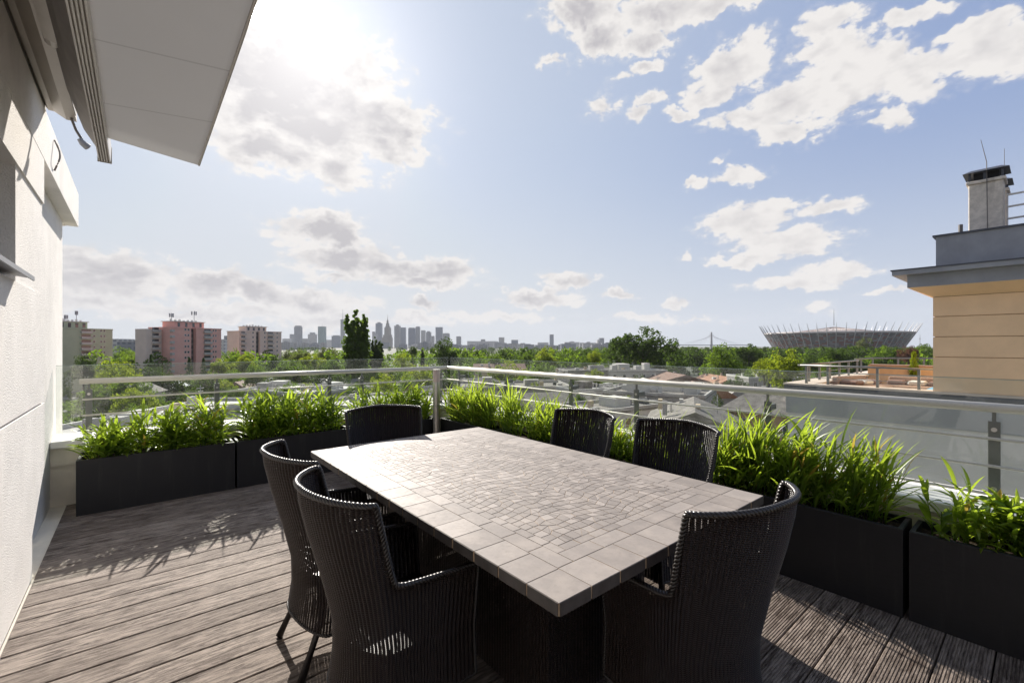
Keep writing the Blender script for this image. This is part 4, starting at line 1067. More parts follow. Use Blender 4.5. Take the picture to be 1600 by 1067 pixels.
TREES = [
 # x, ytop, d, wpx, kind, leaf, var, label
 (556, 478, 130, 66, 'poplar', 'tleaf_mid', 0, 'tall narrow poplar rising above the skyline left of the towers'),
 (587, 522, 150, 34, 'poplar', 'tleaf_dark', 1, 'shorter narrow poplar hugging the right side of the tall poplar'),
 (1005, 511, 170, 122, 'broad', 'tleaf_dark', 1, 'largest dark broadleaf tree standing above the horizon in the centre'),
 (965, 530, 190, 60, 'broad', 'tleaf_dark', 2, 'dark tree leaning out of the left side of the largest centre tree'),
 (697, 529, 190, 60, 'broad', 'tleaf_dark', 0, 'dark round tree below the right end of the skyline towers'),
 (660, 540, 200, 10, 'poplar', 'tleaf_dark', 1, 'slim dark columnar tree left of the dark round tree'),
 (645, 541, 230, 16, 'broad', 'tleaf_dark', 2, 'small dark tree just left of the slim columnar one'),
 (594, 530, 260, 14, 'poplar', 'tleaf_mid', 1, 'small columnar tree right of the poplars below the spired tower'),
 (855, 542, 210, 46, 'broad', 'tleaf_lime', 0, 'bright yellow-green round tree left of the largest centre tree'),
 (822, 551, 190, 26, 'broad', 'tleaf_mid', 1, 'small green tree touching the left of the yellow-green tree'),
 (772, 552, 170, 38, 'broad', 'tleaf_mid', 2, 'medium green tree behind the railing right of the bollard lamp'),
 (745, 556, 175, 30, 'broad', 'tleaf_mid', 0, 'green tree just left of the medium one above the corner rail'),
 (792, 565, 130, 60, 'broad', 'tleaf_lime', 1, 'yellow-green tree rising behind the glass right of the corner'),
 (850, 568, 130, 40, 'broad', 'tleaf_mid', 2, 'dull green tree behind the glass under the yellow-green round tree'),
 (928, 548, 200, 30, 'broad', 'tleaf_lime', 2, 'lime tree in front of the dark wood left of the centre tree'),
 (912, 556, 180, 26, 'broad', 'tleaf_mid', 0, 'small mid green tree left of the lime tree'),
 (1128, 538, 140, 76, 'broad', 'tleaf_mid', 0, 'broad sunlit green tree right of the centre tree below the bridge pylon'),
 (1225, 546, 85, 84, 'broad', 'tleaf_lime', 1, 'nearest bright green tree in front of the stadium behind the glass'),
 (1195, 560, 95, 44, 'broad', 'tleaf_lime', 2, 'lower bright tree at the left foot of the nearest bright tree'),
 (1170, 537, 190, 50, 'broad', 'tleaf_dark', 1, 'dark tree between the sunlit tree and the stadium'),
 (1300, 545, 150, 46, 'broad', 'tleaf_dark', 2, 'dark tree under the left half of the stadium'),
 (1352, 528, 330, 40, 'broad', 'tleaf_pale', 0, 'pale olive tree standing before the stadium facade'),
 (1330, 542, 190, 70, 'broad', 'tleaf_dark', 0, 'dark green tree below the pale olive tree'),
 (1385, 540, 200, 60, 'broad', 'tleaf_mid', 1, 'green tree under the right part of the stadium'),
 (1420, 540, 150, 36, 'broad', 'tleaf_brown', 1, 'copper-brown tree at the right foot of the stadium'),
 (1443, 537, 220, 36, 'broad', 'tleaf_mid', 2, 'green tree against the left edge of the tan wall'),
 (1270, 552, 180, 46, 'broad', 'tleaf_dark', 1, 'dark tree right of the nearest bright green tree'),
 (1290, 562, 90, 50, 'broad', 'tleaf_mid', 0, 'mid green tree behind the corner of the neighbour railing'),
 (182, 543, 260, 66, 'broad', 'tleaf_mid', 0, 'broad green tree between the sage tower and the pink tower'),
 (212, 549, 230, 40, 'broad', 'tleaf_mid', 1, 'green tree touching the left face of the pink tower block'),
 (182, 566, 110, 76, 'broad', 'tleaf_lime', 2, 'yellow-green flat-topped tree behind the left glass panel'),
 (236, 551, 160, 34, 'conifer', 'tleaf_dark', 0, 'dark conifer in front of the left wing of the pink tower'),
 (296, 556, 150, 40, 'conifer', 'tleaf_dark', 1, 'dark conifer in the gap of the pink tower, left of a pair'),
 (318, 557, 155, 34, 'conifer', 'tleaf_dark', 2, 'dark conifer right of a pair at the pink tower foot'),
 (240, 575, 120, 50, 'broad', 'tleaf_dark', 2, 'dark tree below the conifers behind the left handrail'),
 (130, 555, 180, 50, 'broad', 'tleaf_dark', 0, 'dark tree at the foot of the sage green tower'),
 (362, 549, 190, 50, 'broad', 'tleaf_mid', 1, 'leafy green tree right of the pink tower'),
 (386, 552, 180, 40, 'broad', 'tleaf_lime', 0, 'yellowish tree in front of the left part of the beige tower'),
 (346, 560, 170, 40, 'broad', 'tleaf_lime', 1, 'yellowish tree at the right corner of the pink tower'),
 (430, 555, 200, 40, 'broad', 'tleaf_dark', 0, 'dark tree at the right foot of the beige tower'),
 (452, 564, 110, 56, 'broad', 'tleaf_mid', 2, 'mid green tree behind the left railing right of the beige tower'),
 (470, 546, 230, 40, 'broad', 'tleaf_pale', 1, 'pale green tree left of the poplar, second from the beige tower'),
 (512, 543, 250, 50, 'broad', 'tleaf_pale', 2, 'pale green tree just left of the tall poplar'),
 (450, 547, 280, 34, 'broad', 'tleaf_pale', 0, 'pale green tree at the right edge of the beige tower'),
 (487, 552, 190, 44, 'broad', 'tleaf_lime', 1, 'yellow-green tree below the pale trees left of the poplar'),
 (525, 556, 170, 44, 'broad', 'tleaf_mid', 0, 'green tree at the left foot of the tall poplar'),
 (500, 570, 110, 70, 'broad', 'tleaf_dark', 1, 'dark green tree behind the handrail left of the poplar foot'),
 (630, 552, 190, 50, 'broad', 'tleaf_lime', 0, 'yellow-green tree right of the poplar foot'),
 (610, 567, 120, 56, 'broad', 'tleaf_mid', 1, 'green tree behind the left rail near the far chair'),
 (655, 572, 95, 60, 'broad', 'tleaf_lime', 2, 'lime green tree directly left of the bollard lamp behind the glass'),
 (600, 586, 80, 60, 'broad', 'tleaf_lime', 0, 'lime green tree under the handrail left of the bollard lamp'),
 (330, 585, 100, 56, 'broad', 'tleaf_dark', 0, 'dark tree under the left handrail below the conifer pair'),
 (285, 598, 85, 56, 'conifer', 'tleaf_dark', 1, 'dark low conifer under the left handrail'),
 (210, 608, 70, 60, 'broad', 'tleaf_lime', 2, 'yellow-green bush-like tree low behind the left glass'),
 (955, 592, 100, 36, 'broad', 'tleaf_mid', 2, 'small tree among the white roofs behind the right rail'),
 (930, 578, 130, 26, 'broad', 'tleaf_lime', 1, 'small lime tree beside the white roof tank'),
 (1150, 566, 150, 60, 'broad', 'tleaf_dark', 2, 'dark tree behind the rusty roofs under the sunlit tree'),
 (1060, 556, 200, 50, 'broad', 'tleaf_dark', 0, 'dark tree filling the gap right of the centre tree'),
 (895, 556, 220, 40, 'broad', 'tleaf_dark', 1, 'dark tree between the yellow-green tree and the lime tree'),
 (720, 572, 120, 30, 'broad', 'tleaf_mid', 1, 'green tree just right of the corner behind the glass'),
 (300, 612, 70, 60, 'broad', 'tleaf_dark', 2, 'dark green tree low behind the left planter shoots'),
 (160, 600, 90, 60, 'broad', 'tleaf_mid', 1, 'green tree at the far left seen through the glass beside the white wall'),
 (455, 600, 85, 44, 'broad', 'tleaf_mid', 0, 'green tree low behind the middle left planter'),
 (165, 582, 100, 50, 'broad', 'tleaf_lime', 0, 'lime green tree at the far left above the low handrail end'),
 (205, 590, 95, 44, 'broad', 'tleaf_mid', 1, 'leafy mid green tree left of the white gabled house'),
 (272, 586, 120, 44, 'broad', 'tleaf_dark', 1, 'dark leafy tree between the conifers under the pink tower'),
 (310, 592, 105, 40, 'broad', 'tleaf_mid', 0, 'leafy mid green tree right of the low conifer under the handrail'),
 (365, 580, 140, 44, 'broad', 'tleaf_mid', 0, 'leafy mid green tree left above the red-walled house'),
 (415, 580, 130, 44, 'broad', 'tleaf_dark', 2, 'dark leafy tree right above the red-walled house'),
 (470, 584, 110, 44, 'broad', 'tleaf_mid', 0, 'leafy mid green tree right of the first rail post group under the handrail'),
 (535, 584, 105, 44, 'broad', 'tleaf_dark', 0, 'dark leafy tree under the poplar behind the handrail'),
 (570, 578, 115, 50, 'broad', 'tleaf_mid', 0, 'leafy mid green tree right under the poplar foot'),
 (640, 590, 85, 40, 'broad', 'tleaf_mid', 0, 'leafy mid green tree just left of the lamp under the handrail'),
 (700, 588, 95, 36, 'broad', 'tleaf_dark', 2, 'dark leafy tree right behind the bollard lamp'),
 (740, 580, 120, 40, 'broad', 'tleaf_mid', 0, 'leafy mid green tree right of the corner between white roofs'),
 (820, 586, 110, 36, 'broad', 'tleaf_mid', 1, 'leafy mid green tree between the wide grey roof and the cream house'),
 (900, 592, 105, 30, 'broad', 'tleaf_dark', 2, 'dark leafy tree left of the white flat-roofed house'),
 (1000, 588, 115, 34, 'broad', 'tleaf_dark', 0, 'dark leafy tree between the beige chimneys and the vents'),
 (1180, 575, 120, 50, 'broad', 'tleaf_mid', 1, 'leafy mid green tree behind the pale roof near the neighbour corner'),
 (330, 628, 60, 50, 'broad', 'tleaf_dark', 1, 'dark leafy tree low behind the leftmost shoots, right part'),
 (215, 632, 58, 50, 'broad', 'tleaf_mid', 1, 'leafy mid green tree low behind the leftmost shoots, left part'),
 (400, 625, 62, 40, 'broad', 'tleaf_mid', 1, 'leafy mid green tree low beyond the gap of the first two planters'),
 (768, 596, 95, 30, 'broad', 'tleaf_mid', 0, 'leafy mid green tree in the courtyard beside the wide grey roof'),
 (836, 600, 88, 26, 'broad', 'tleaf_lime', 0, 'lime green tree between the wide grey roof and the gabled grey roof'),
 (905, 618, 70, 26, 'broad', 'tleaf_dark', 2, 'dark leafy tree left of the white flat-roofed house, lower one'),
 (1000, 606, 95, 26, 'broad', 'tleaf_mid', 1, 'leafy mid green tree beside the long ribbed shed'),
 (1150, 590, 110, 36, 'broad', 'tleaf_dark', 1, 'dark leafy tree behind the white-roofed shed'),
 (1175, 612, 70, 24, 'broad', 'tleaf_mid', 0, 'leafy mid green tree left of the ochre house'),
 (1120, 620, 62, 26, 'broad', 'tleaf_dark', 0, 'dark leafy tree above the mauve-grey house'),
 (980, 620, 66, 24, 'broad', 'tleaf_lime', 1, 'lime green tree above the low grey roof in the centre'),
 (860, 628, 58, 26, 'broad', 'tleaf_mid', 2, 'leafy mid green tree low under the gabled grey roof'),
 (770, 618, 66, 30, 'broad', 'tleaf_dark', 1, 'dark leafy tree low behind the first grass clump right of the lamp'),
 (1060, 602, 100, 22, 'broad', 'tleaf_lime', 0, 'lime green tree between the two rusty roofs'),
 (620, 612, 75, 36, 'broad', 'tleaf_mid', 1, 'leafy mid green tree low left of the lamp beyond the shoots'),
 (540, 612, 75, 30, 'broad', 'tleaf_dark', 1, 'dark leafy tree low right of the pale grey roof'),
 (365, 606, 85, 30, 'broad', 'tleaf_mid', 1, 'leafy mid green tree in front of the red-walled house'),
 (240, 612, 80, 44, 'broad', 'tleaf_mid', 0, 'leafy mid green tree in front of the white gabled house'),
 (350, 596, 110, 40, 'broad', 'tleaf_lime', 2, 'lime green tree beside the left wall of the red-walled house'),
 (440, 592, 115, 40, 'broad', 'tleaf_dark', 0, 'dark leafy tree behind the white flat building left of the rail posts'),
 (480, 600, 95, 36, 'broad', 'tleaf_lime', 2, 'lime green tree left of the pale grey roof'),
 (560, 600, 90, 36, 'broad', 'tleaf_mid', 2, 'leafy mid green tree beside the pale grey roof, towards the poplar'),
 (410, 612, 75, 34, 'broad', 'tleaf_dark', 2, 'dark leafy tree low in front of the red-walled house'),
 (500, 620, 68, 40, 'broad', 'tleaf_mid', 0, 'leafy mid green tree low beyond the middle left planter'),
 (590, 622, 64, 34, 'broad', 'tleaf_dark', 0, 'dark leafy tree low beyond the shoots near the far chair'),
 (400, 572, 120, 40, 'broad', 'tleaf_mid', 2, 'green tree in front of the beige tower foot behind the glass'),
]
for (x, yt, d, wp, k, lf, v, lab) in TREES:
    if d < 150 and k == 'broad' and yt > 560: wp *= 1.25; yt -= 2
    tree(x, yt, d, wp, k, lf, v, lab, .92 if k == 'poplar' else .75, GRP)
cy = tree(1428, 548, 19.5, 17, 'cypress', 'tleaf_lime', 0, 'narrow upright potted cypress on the neighbour terrace by the tan wall', .93, None, 0, -.45)

# far woods: unions of many small crowns, one mass each
def wood(name, label, mat, spots, seed):
    Vs, Fs, Ts = [], [], []; off = 0; rs = np.random.RandomState(seed)
    base = []
    for k in range(3):
        cs = []; rr_ = []
        for _ in range(22):
            d = rs.normal(size=3); d /= np.linalg.norm(d); cs.append((d[0]*.36, d[1]*.36, .5+d[2]*.38)); rr_.append(rs.uniform(.12, .2))
        base.append(leafcloud(cs, rr_, 16, .062, seed+k))
    for (x, y, z, w_, h_) in spots:
        V, Fq, t_ = base[rs.randint(3)]; a = rs.uniform(0, 6.28); c_, s_ = math.cos(a), math.sin(a)
        Q = np.stack([(V[:, 0]*c_-V[:, 1]*s_)*w_+x, (V[:, 0]*s_+V[:, 1]*c_)*w_+y, V[:, 2]*h_+z], 1)
        Vs.append(Q); Fs.append(Fq+off); Ts.append(np.clip(t_*.6+rs.uniform(0, .4), 0, .9)); off += len(V)
    o = np_mesh(name, np.concatenate(Vs), np.concatenate(Fs), M[mat], None, False, None, np.concatenate(Ts))
    tag(o, label, None, None, 'stuff'); return o
rs = np.random.RandomState(7)
def wspots(n, x0, x1, d0, d1, ytop, jit):
    out = []
    for _ in range(n):
        d = math.exp(rs.uniform(math.log(d0), math.log(d1))); x = rs.uniform(x0, x1); yt = ytop(x)+rs.uniform(0, jit)
        p = pd(x, yt, d); zt = min(p[2], -2+rs.uniform(-3, 4)) if d < 260 else p[2]; w_ = rs.uniform(9, 16)
        hh = min(zt-G, w_*1.1); out.append((p[0], p[1], zt-hh, w_, hh))
    return out
wood('far_wood', 'dark wooded park across the middle distance', 'tleaf_dark', wspots(330, 700, 1500, 260, 700, lambda x: 541 if x > 950 else 546-(x-700)/60, 8), 3)
wood('green_wood', 'mid green tree belt below the skyline', 'tleaf_mid', wspots(300, 60, 1500, 200, 900, lambda x: 545 if x < 700 else 543, 9), 5)
wood('riverside_wood', 'hazy line of woodland at the horizon', 'tleaf_dark', wspots(420, -100, 1700, 900, 2400, lambda x: 541, 3), 9)
wood('low_shrubbery', 'shrubs and small trees filling the courtyards between the roofs', 'tleaf_mid',
     [(lambda p: (p[0], p[1], G, w_, h_))(pd(rs.uniform(60, 1250), 600, math.exp(rs.uniform(math.log(50), math.log(230))))) for w_, h_ in zip(rs.uniform(4, 9, 260), rs.uniform(4, 9, 260))], 12)

# ------------------------------------------------------------------ tower blocks on the left
def block(name, label, x0, x1, ytop, d, mat, yaw, wfac, dep, floors, balc_cols, win_cols, slot=None, penthouse=None):
    p = pd((x0+x1)/2, ytop, d); H = p[2]-G
    r = thing(name, label, 'building', (p[0], p[1], G), yaw)
    wd = wfac; X, Y = wd/2, dep/2
    wall = MB()
    if slot is None: wall.box(-X, X, -Y, Y, 0, H)
    else:
        s0, s1 = slot; wall.box(-X, s0, -Y, Y, 0, H); wall.box(s1, X, -Y, Y, 0, H-.02); wall.box(s0, s1, -Y+2.2, Y-.5, 0, H+.05)
    wall.build('wall', M[mat], r)
    if slot: MB().box(slot[0]+.02, slot[1]-.02, -Y+2.0, -Y+2.18, 0, H-.3).build('slot_shade_panel', M['alu_d'], r)  # dark panel added across the slot's back, its colour standing for shade
    rf = MB().box(-X-.25, (slot[0] if slot else X)+.15, -Y-.25, Y+.25, H+.002, H+.5)
    if slot: rf.box(slot[1]-.15, X+.25, -Y-.25, Y+.25, H+.002, H+.5)
    rf.build('roof', M[mat], r)
    fh = H/floors
    for k in range(floors):
        z = k*fh+.9
        for (bx, bw) in balc_cols:
            if z < H*.28: continue
            m = MB().box(bx, bx+bw, -Y-1.1, -Y, z-.15, z).box(bx, bx+bw, -Y-1.1, -Y-1.0, z, z+1.0).box(bx, bx+.08, -Y-1.0, -Y, z, z+1.0).box(bx+bw-.08, bx+bw, -Y-1.0, -Y, z, z+1.0)
            o = m.build('balcony', M['balc'], r)
            MB().box(bx+.3, bx+bw-.3, -Y-.03, -Y-.005, z+.05, z+2.1).build('door', M['win'], o)
        for (wx, ww) in win_cols:
            if z < H*.28: continue
            o = MB().box(wx-.08, wx+ww+.08, -Y-.04, -Y-.002, z+.8, z+1.95).build('window', M['wframe'], r)
            MB().box(wx, wx+ww, -Y-.05, -Y-.041, z+.88, z+1.87).build('pane', M['win'], o)
        if slot and z > H*.28:
            MB().box(slot[0]+.4, slot[1]-.4, -Y+1.9, -Y+1.99, z+.3, z+2.0).build('stair_window', M['win'], r)
    if penthouse:
        a, c_, hh = penthouse
        MB().box(a, c_, -Y*.6, Y*.6, H+.051, H+hh).build('penthouse', M[mat], r)
        MB().box(a-.5, c_+.5, -Y*.6-.5, Y*.6+.5, H+hh+.002, H+hh+.35).build('slab_roof', M['wall_w'], r)
        rnd = random.Random(int(x0)); 
        for k in range(7):
            xx = a+(c_-a)*(k+.5)/7; MB().box(xx-.35, xx+.35, -.4, .4, H+hh+.352, H+hh+.36+rnd.uniform(.6, 1.3)).build('vent', M['wall_w'], r)
        for k in range(4):
            xx = a+(c_-a)*(k+.5)/4; MB().box(xx-.6, xx+.6, -Y*.6-.04, -Y*.6-.002, H+.9, H+hh-.4).build('window', M['win'], r)
    return r, H
VY = lambda x: -YAW+0*x   # facing the camera plane
vr = lambda x: -math.atan2((x-800), FPX)-YAW
b1, H1 = block('tower_block', 'salmon pink eleven-storey tower block with a dark stair slot, second from the left', 246, 337, 514, 235, 'pink', vr(290)+.62, 27, 15, 11,
      [(3.5, 4.2)], [(-6.4, .9), (-4.9, .9), (8.6, .7), (10., .7)], (-3.0, -.4), (-9, 6, 3.4))
MB().box(-20.5, -13.6, -2, 6, 0, H1-.6).build('side_wing', M['beige'], b1)
for k in range(3, 11):
    z = k*H1/11+.9
    for bx in (-18.2,): 
        o = MB().box(bx, bx+3.4, -3.1, -2, z-.15, z+1.0).build('balcony', M['balc'], b1)
        MB().box(bx+.2, bx+3.2, -2.06, -2.005, z+1.02, z+2.1).build('door', M['win'], o)
    MB().box(-13.58, -12.2, -9, -7.62, z, z+1.2).build('balcony', M['balc'], b1)
b2, H2 = block('tower_block', 'beige tower block with central dark slot, right of the pink one', 359, 438, 519, 290, 'beige', vr(398)+.5, 27, 14, 11,
      [(4., 4.0), (-12.6, 3)], [(-5.5, .8), (2.0, .7), (10.2, .7)], (-3.2, -.8), (-8, 5, 3.2))
b3, H3 = block('tower_block', 'sage green tower block cut off by the white wall at the far left', 62, 152, 514.5, 225, 'sage', vr(100)+.45, 30, 14, 11,
      [(1.4, 4.4)], [(6.6, .8), (9.6, .7), (11., .7)], None, (-6, 5.6, 3.6))
def mast(root, x, y, z, h, dish=True, wdt=.5):
    o = MB().tube([(x, y, z), (x, y, z+h)], .12, 6).build('mast', M['antenna'], root)
    m = MB()
    for k in range(3):
        a = k*2.1; m.box(x+math.cos(a)*wdt-.2, x+math.cos(a)*wdt+.2, y+math.sin(a)*wdt-.2, y+math.sin(a)*wdt+.2, z+h-2.0, z+h)
        m.box(min(x, x+math.cos(a)*wdt), max(x, x+math.cos(a)*wdt)+.05, min(y, y+math.sin(a)*wdt), max(y, y+math.sin(a)*wdt)+.05, z+h-1.1, z+h-.95)
    m.build('antenna_panels', M['antenna'], o)
mast(b1, -7.6, 0, H1+3.7, 4.0, wdt=.8); mast(b1, 4.0, 0, H1+3.7, 5.8, wdt=1.1)
mast(b3, -1.0, 0, H3+3.9, 3.2, wdt=.6); mast(b3, 3.2, 0, H3+3.9, 5.5, wdt=.4)

# long grey housing slabs behind the left trees
def simple_block(name, label, cat, x0, x1, ytop, d, mat, dep=20, yaw=None, extra=None, group=None, roofm='roof_w'):
    p = pd((x0+x1)/2, ytop, d); H = p[2]-G
    ang = math.atan2((x0+x1)/2-800, FPX); wpx = (x1-x0)*d/FPX
    yw = -YAW if yaw is None else yaw
    r = thing(name, label, cat, (p[0]+FX*dep/2, p[1]+FY*dep/2, G), yw, group)
    MB().box(-wpx/2, wpx/2, -dep/2, dep/2, 0, H-1.2).build('facade', M[mat], r)
    MB().box(-wpx/2+.5, wpx/2-.5, -dep/2+.5, dep/2-.5, H-1.199, H).build('roof', M[roofm], r)
    if extra: extra(r, wpx, dep, H)
    return r
simple_block('housing_slab', 'long pale grey housing slab behind the trees right of the sage tower', 'building', 155, 186, 529.5, 700, 'tw_white', 30)
simple_block('housing_slab', 'bluish grey housing slab left of the pink tower', 'building', 183, 219, 533, 620, 'tw_grey', 30)
simple_block('housing_slab', 'low pale slab between the pink and beige towers', 'building', 338, 351, 530, 900, 'tw_white', 30)
simple_block('office_tower', 'small pale tower just left of the beige tower block', 'tower', 350, 357, 524.5, 1500, 'tw_grey', 30)

# ------------------------------------------------------------------ skyline
def ant(h, r=1.2):
    def f_(root, w_, dep, H): MB().tube([(0, 0, H+.01), (0, 0, H+h)], [r, r*.4], 6).build('mast', M['antenna'], root)
    return f_
def cap(fr, h):
    def f_(root, w_, dep, H): MB().box(-w_*fr/2, w_*fr/2, -dep*fr/2, dep*fr/2, H+.01, H+h).build('plant_room', M['tw_grey'], root)
    return f_
def side(dx, fr, dh):
    def f_(root, w_, dep, H): MB().box(dx*w_-w_*fr/2, dx*w_+w_*fr/2, -dep*.4, dep*.4, 0, H-dh).build('annex', M['tw_white'], root)
    return f_
D_ = 3300
SK = [
 (459.5,469.3,510.5,'tw_grey','slab-like grey tower, leftmost tall one of the skyline',cap(.8,8)),
 (452.5,459.2,522,'tw_grey','lower grey annex tower attached left of the leftmost tall tower',None),
 (481,492.7,522,'tw_pale','stepped beige office building between the two left towers',cap(.6,14)),
 (496.7,507,510,'tw_green','greenish glass tower with a short rooftop mast',ant(26)),
 (518,531,525,'tw_blue','dark blue-grey low office block left of the poplar',cap(.7,6)),
 (532,536.8,499,'tw_grey','tallest slender tower with a needle mast half hidden by the poplar',ant(90,2.2)),
 (581.5,584.5,518,'tw_pale','thin pale tower right of the poplar',None),
 (584.6,587.5,522,'tw_grey','narrow grey tower between the thin pale and the blue curved one',None),
 (586.8,596,505,'tw_blue','tall bluish tower with a slanted top left of the spired palace',cap(.5,9)),
 (616,624.4,509,'tw_grey','left half of a pair of adjoining wide towers right of the palace',cap(.5,10)),
 (624.8,633.2,511.6,'tw_blue','right half of a pair of adjoining wide towers right of the palace',None),
 (637.8,648,513,'tw_blue','square blue-grey tower in the middle of the skyline',cap(.8,5)),
 (649.2,655.3,511,'tw_grey','slim grey tower touching the square blue-grey one',cap(.8,5)),
 (657.8,664,516,'tw_pale','pale tower right of the slim grey one',None),
 (665.7,672.7,519,'tw_grey','small stepped tower fourth from the right end',cap(.6,8)),
 (673,678,525,'tw_pale','low pale building stepping down right of the small stepped tower',None),
 (680.5,691,511,'tw_blue','rounded blue-grey tower above the dark round tree',None),
 (691.5,702,521.5,'tw_grey','blocky grey building right of the rounded tower',cap(.8,5)),
 (713,720,525.5,'tw_grey','isolated stubby grey tower right of the skyline cluster',None),
 (779.3,788,527,'tw_pale','isolated pale box tower above the wood',None),
 (799,809.5,531,'tw_blue','low blue-grey glass block right of the isolated pale box',None),
 (859,865.2,524,'tw_blue','slender blue tower above the yellow-green tree',cap(1.02,8)),
 (936.5,944,528,'tw_grey','small grey tower just left of the largest centre tree',side(-.6,.6,14)),
 (840,857,535,'tw_white','low white building left of the slender blue tower',None),
 (882,906,534.5,'tw_white','low white building right of the slender blue tower',cap(.3,6)),
 (906,934,535.5,'tw_pale','long low pale building left of the small grey tower',cap(.2,7)),
 (730,778,533,'tw_white','long white slab right of the stubby tower',cap(.12,14)),
 (752,758,530,'tw_grey','small dark block rising behind the long white slab',None),
 (441,453,529,'tw_white','low white block at the left end of the skyline',None),
 (469.6,481,529,'tw_pale','low pale block right of the leftmost tall tower',None),
 (507.5,518,531,'tw_white','low white block right of the green glass tower',None),
]
for i, (x0, x1, yt, mt, lab, ex) in enumerate(SK):
    simple_block('office_tower' if yt < 528 else 'city_block', lab, 'tower' if yt < 528 else 'building', x0, x1, yt, D_+(i*37 % 11)*55, mt, 34, None, ex)
# the stone palace with its spire
pz = pd(605.5, 540, 3250); PR = thing('spired_palace', 'stepped stone skyscraper with a tall central spire', 'tower', (pz[0], pz[1], G), -YAW)
u = 3250/FPX
def hz_(y): return (539-y)*u+CAMZ-G
MB().box(-8*u, 6.5*u, -20, 30, 0, hz_(527)).build('podium', M['tw_stone'], PR)
for sx in (-5.2, 5.4): MB().box((sx-1)*u, (sx+1)*u, -12, 12, hz_(527)+.01, hz_(523)).build('corner_tower', M['tw_stone'], PR)
MB().box(-4.2*u, 4.4*u, -14, 24, hz_(527)+.02, hz_(512)).build('shaft', M['tw_stone'], PR)
MB().box(-3*u, 3.2*u, -10, 18, hz_(512)+.01, hz_(509.5)).box(-2*u, 2.2*u, -8, 12, hz_(509.5)+.01, hz_(505)).box(-1.1*u, 1.3*u, -6, 8, hz_(505)+.01, hz_(501)).build('crown_tiers', M['tw_stone'], PR)
MB().tube([(.1*u, 0, hz_(501)), (.1*u, 0, hz_(497)), (.1*u, 0, hz_(491))], [.7*u, .28*u, .06*u], 8).build('spire', M['tw_stone'], PR)
# carpet of far low buildings
rs = np.random.RandomState(21)
lowp = []
for k in range(110):
    x = rs.uniform(130, 1010); d = rs.uniform(1900, 3200); yt = rs.uniform(534.5, 539.5)
    if x > 700: yt += 1.0
    wp = rs.uniform(6, 26)
    p = pd(x, yt, d); H = p[2]-G
    o = bpy.data.objects.new('city_block', None)
    mt = ['tw_white', 'tw_pale', 'tw_grey'][rs.randint(3)]
    m = MB().box(-wp*d/FPX/2, wp*d/FPX/2, 0, 22, 0, max(8, H))
    m.box(-wp*d/FPX/4, wp*d/FPX/6, 4, 12, max(8, H)+.01, max(8, H)+rs.uniform(2, 5))
    bpy.data.objects.remove(o)
    q = m.build('city_block', M[mt]); q.location = (p[0], p[1], G); q.rotation_euler = (0, 0, -YAW+rs.uniform(-.2, .2))
    tag(q, 'pale low city block in the distance between the park trees and the towers', 'building', 'distant low city blocks')

# bridge pylon with stays, far antenna mast
bp_ = pd(1111.5, 519, 2300); PY = thing('bridge_pylon', 'thin dark bridge pylon with fan of stay cables on the horizon', 'bridge', (bp_[0], bp_[1], G), -YAW)
hh = bp_[2]-G; MB().add([(-6, -3, 0), (6, -3, 0), (6, 3, 0), (-6, 3, 0), (-3, -3, hh), (3, -3, hh), (3, 3, hh), (-3, 3, hh)], [(0, 3, 2, 1), (4, 5, 6, 7), (0, 1, 5, 4), (1, 2, 6, 5), (2, 3, 7, 6), (3, 0, 4, 7)]).build('pylon', M['antenna'], PY)
cb = MB()
for k in range(8):
    for s in (-1, 1): cb.tube([(0, 0, hh-4-k*3), (s*(40+k*16)*1.1, 0, 24)], .22, 4)
cb.build('stay_cables', M['antenna'], PY); MB().box(-190, 190, -8, 8, 20, 24).build('bridge_deck', M['antenna'], PY)
ma = pd(1437.5, 523, 1500); mo = thing('radio_mast', 'thin lattice radio mast right of the stadium', 'mast', (ma[0], ma[1], G))
MB().tube([(0, 0, 0), (0, 0, ma[2]-G)], [1.4, .5], 5).build('mast', M['antenna'], mo); MB().box(-2, 2, -2, 2, ma[2]-G-14, ma[2]-G-12).build('platform', M['antenna'], mo)

# ------------------------------------------------------------------ stadium
def m_mosaic():
    m, t = newmat('stadium_panels'); uv = t.uv(); u, v, _ = t.sep(uv)
    cu = t.math('FLOOR', t.math('MULTIPLY', u, 216)); cv = t.math('FLOOR', t.math('MULTIPLY', v, 15))
    wnn = t.node('ShaderNodeTexWhiteNoise'); t.l.new(t.comb(t.math('FLOOR', t.math('DIVIDE', t.math('ADD', cu, t.math('MULTIPLY', cv, 1.37)), 1.6)), cv, 0.), wnn.inputs['Vector'])
    k = wnn.outputs['Value']
    c = t.mix(t.math('GREATER_THAN', k, .42), (.18, .05, .04, 1), (.12, .115, .13, 1))
    c = t.mix(t.math('GREATER_THAN', k, .68), c, (.25, .24, .26, 1))
    c = t.mix(t.math('LESS_THAN', k, .14), c, (.10, .10, .12, 1))
    fr = t.math('FRACT', t.math('MULTIPLY', v, 15)); c = t.mix(t.math('LESS_THAN', fr, .15), c, (.05, .05, .06, 1))
    t.out(t.pbsdf(c, .45, .2)); return m
M['mosaic'] = m_mosaic()
M['stad_white'] = simple('stadium_fabric', (.46, .42, .40), .7, 0, .06, .05)
M['stad_steel'] = simple('stadium_steel', (.50, .50, .52), .5, .2)
Dst = 900; sp0 = pd(1303, 539, Dst); ST = thing('stadium', 'oval stadium with red and silver basket facade, leaning spikes and roof mast', 'stadium', (sp0[0], sp0[1], G))
ns = 144
def ringp(r, z, k, n=ns): a = 2*math.pi*k/n; return (r*math.cos(a), r*math.sin(a)*1.0, z)
H_top, H_bot = 46., 4.
r_top, r_bot = 121., 98.
V = []; UV = []; Fq = []; rows = 8
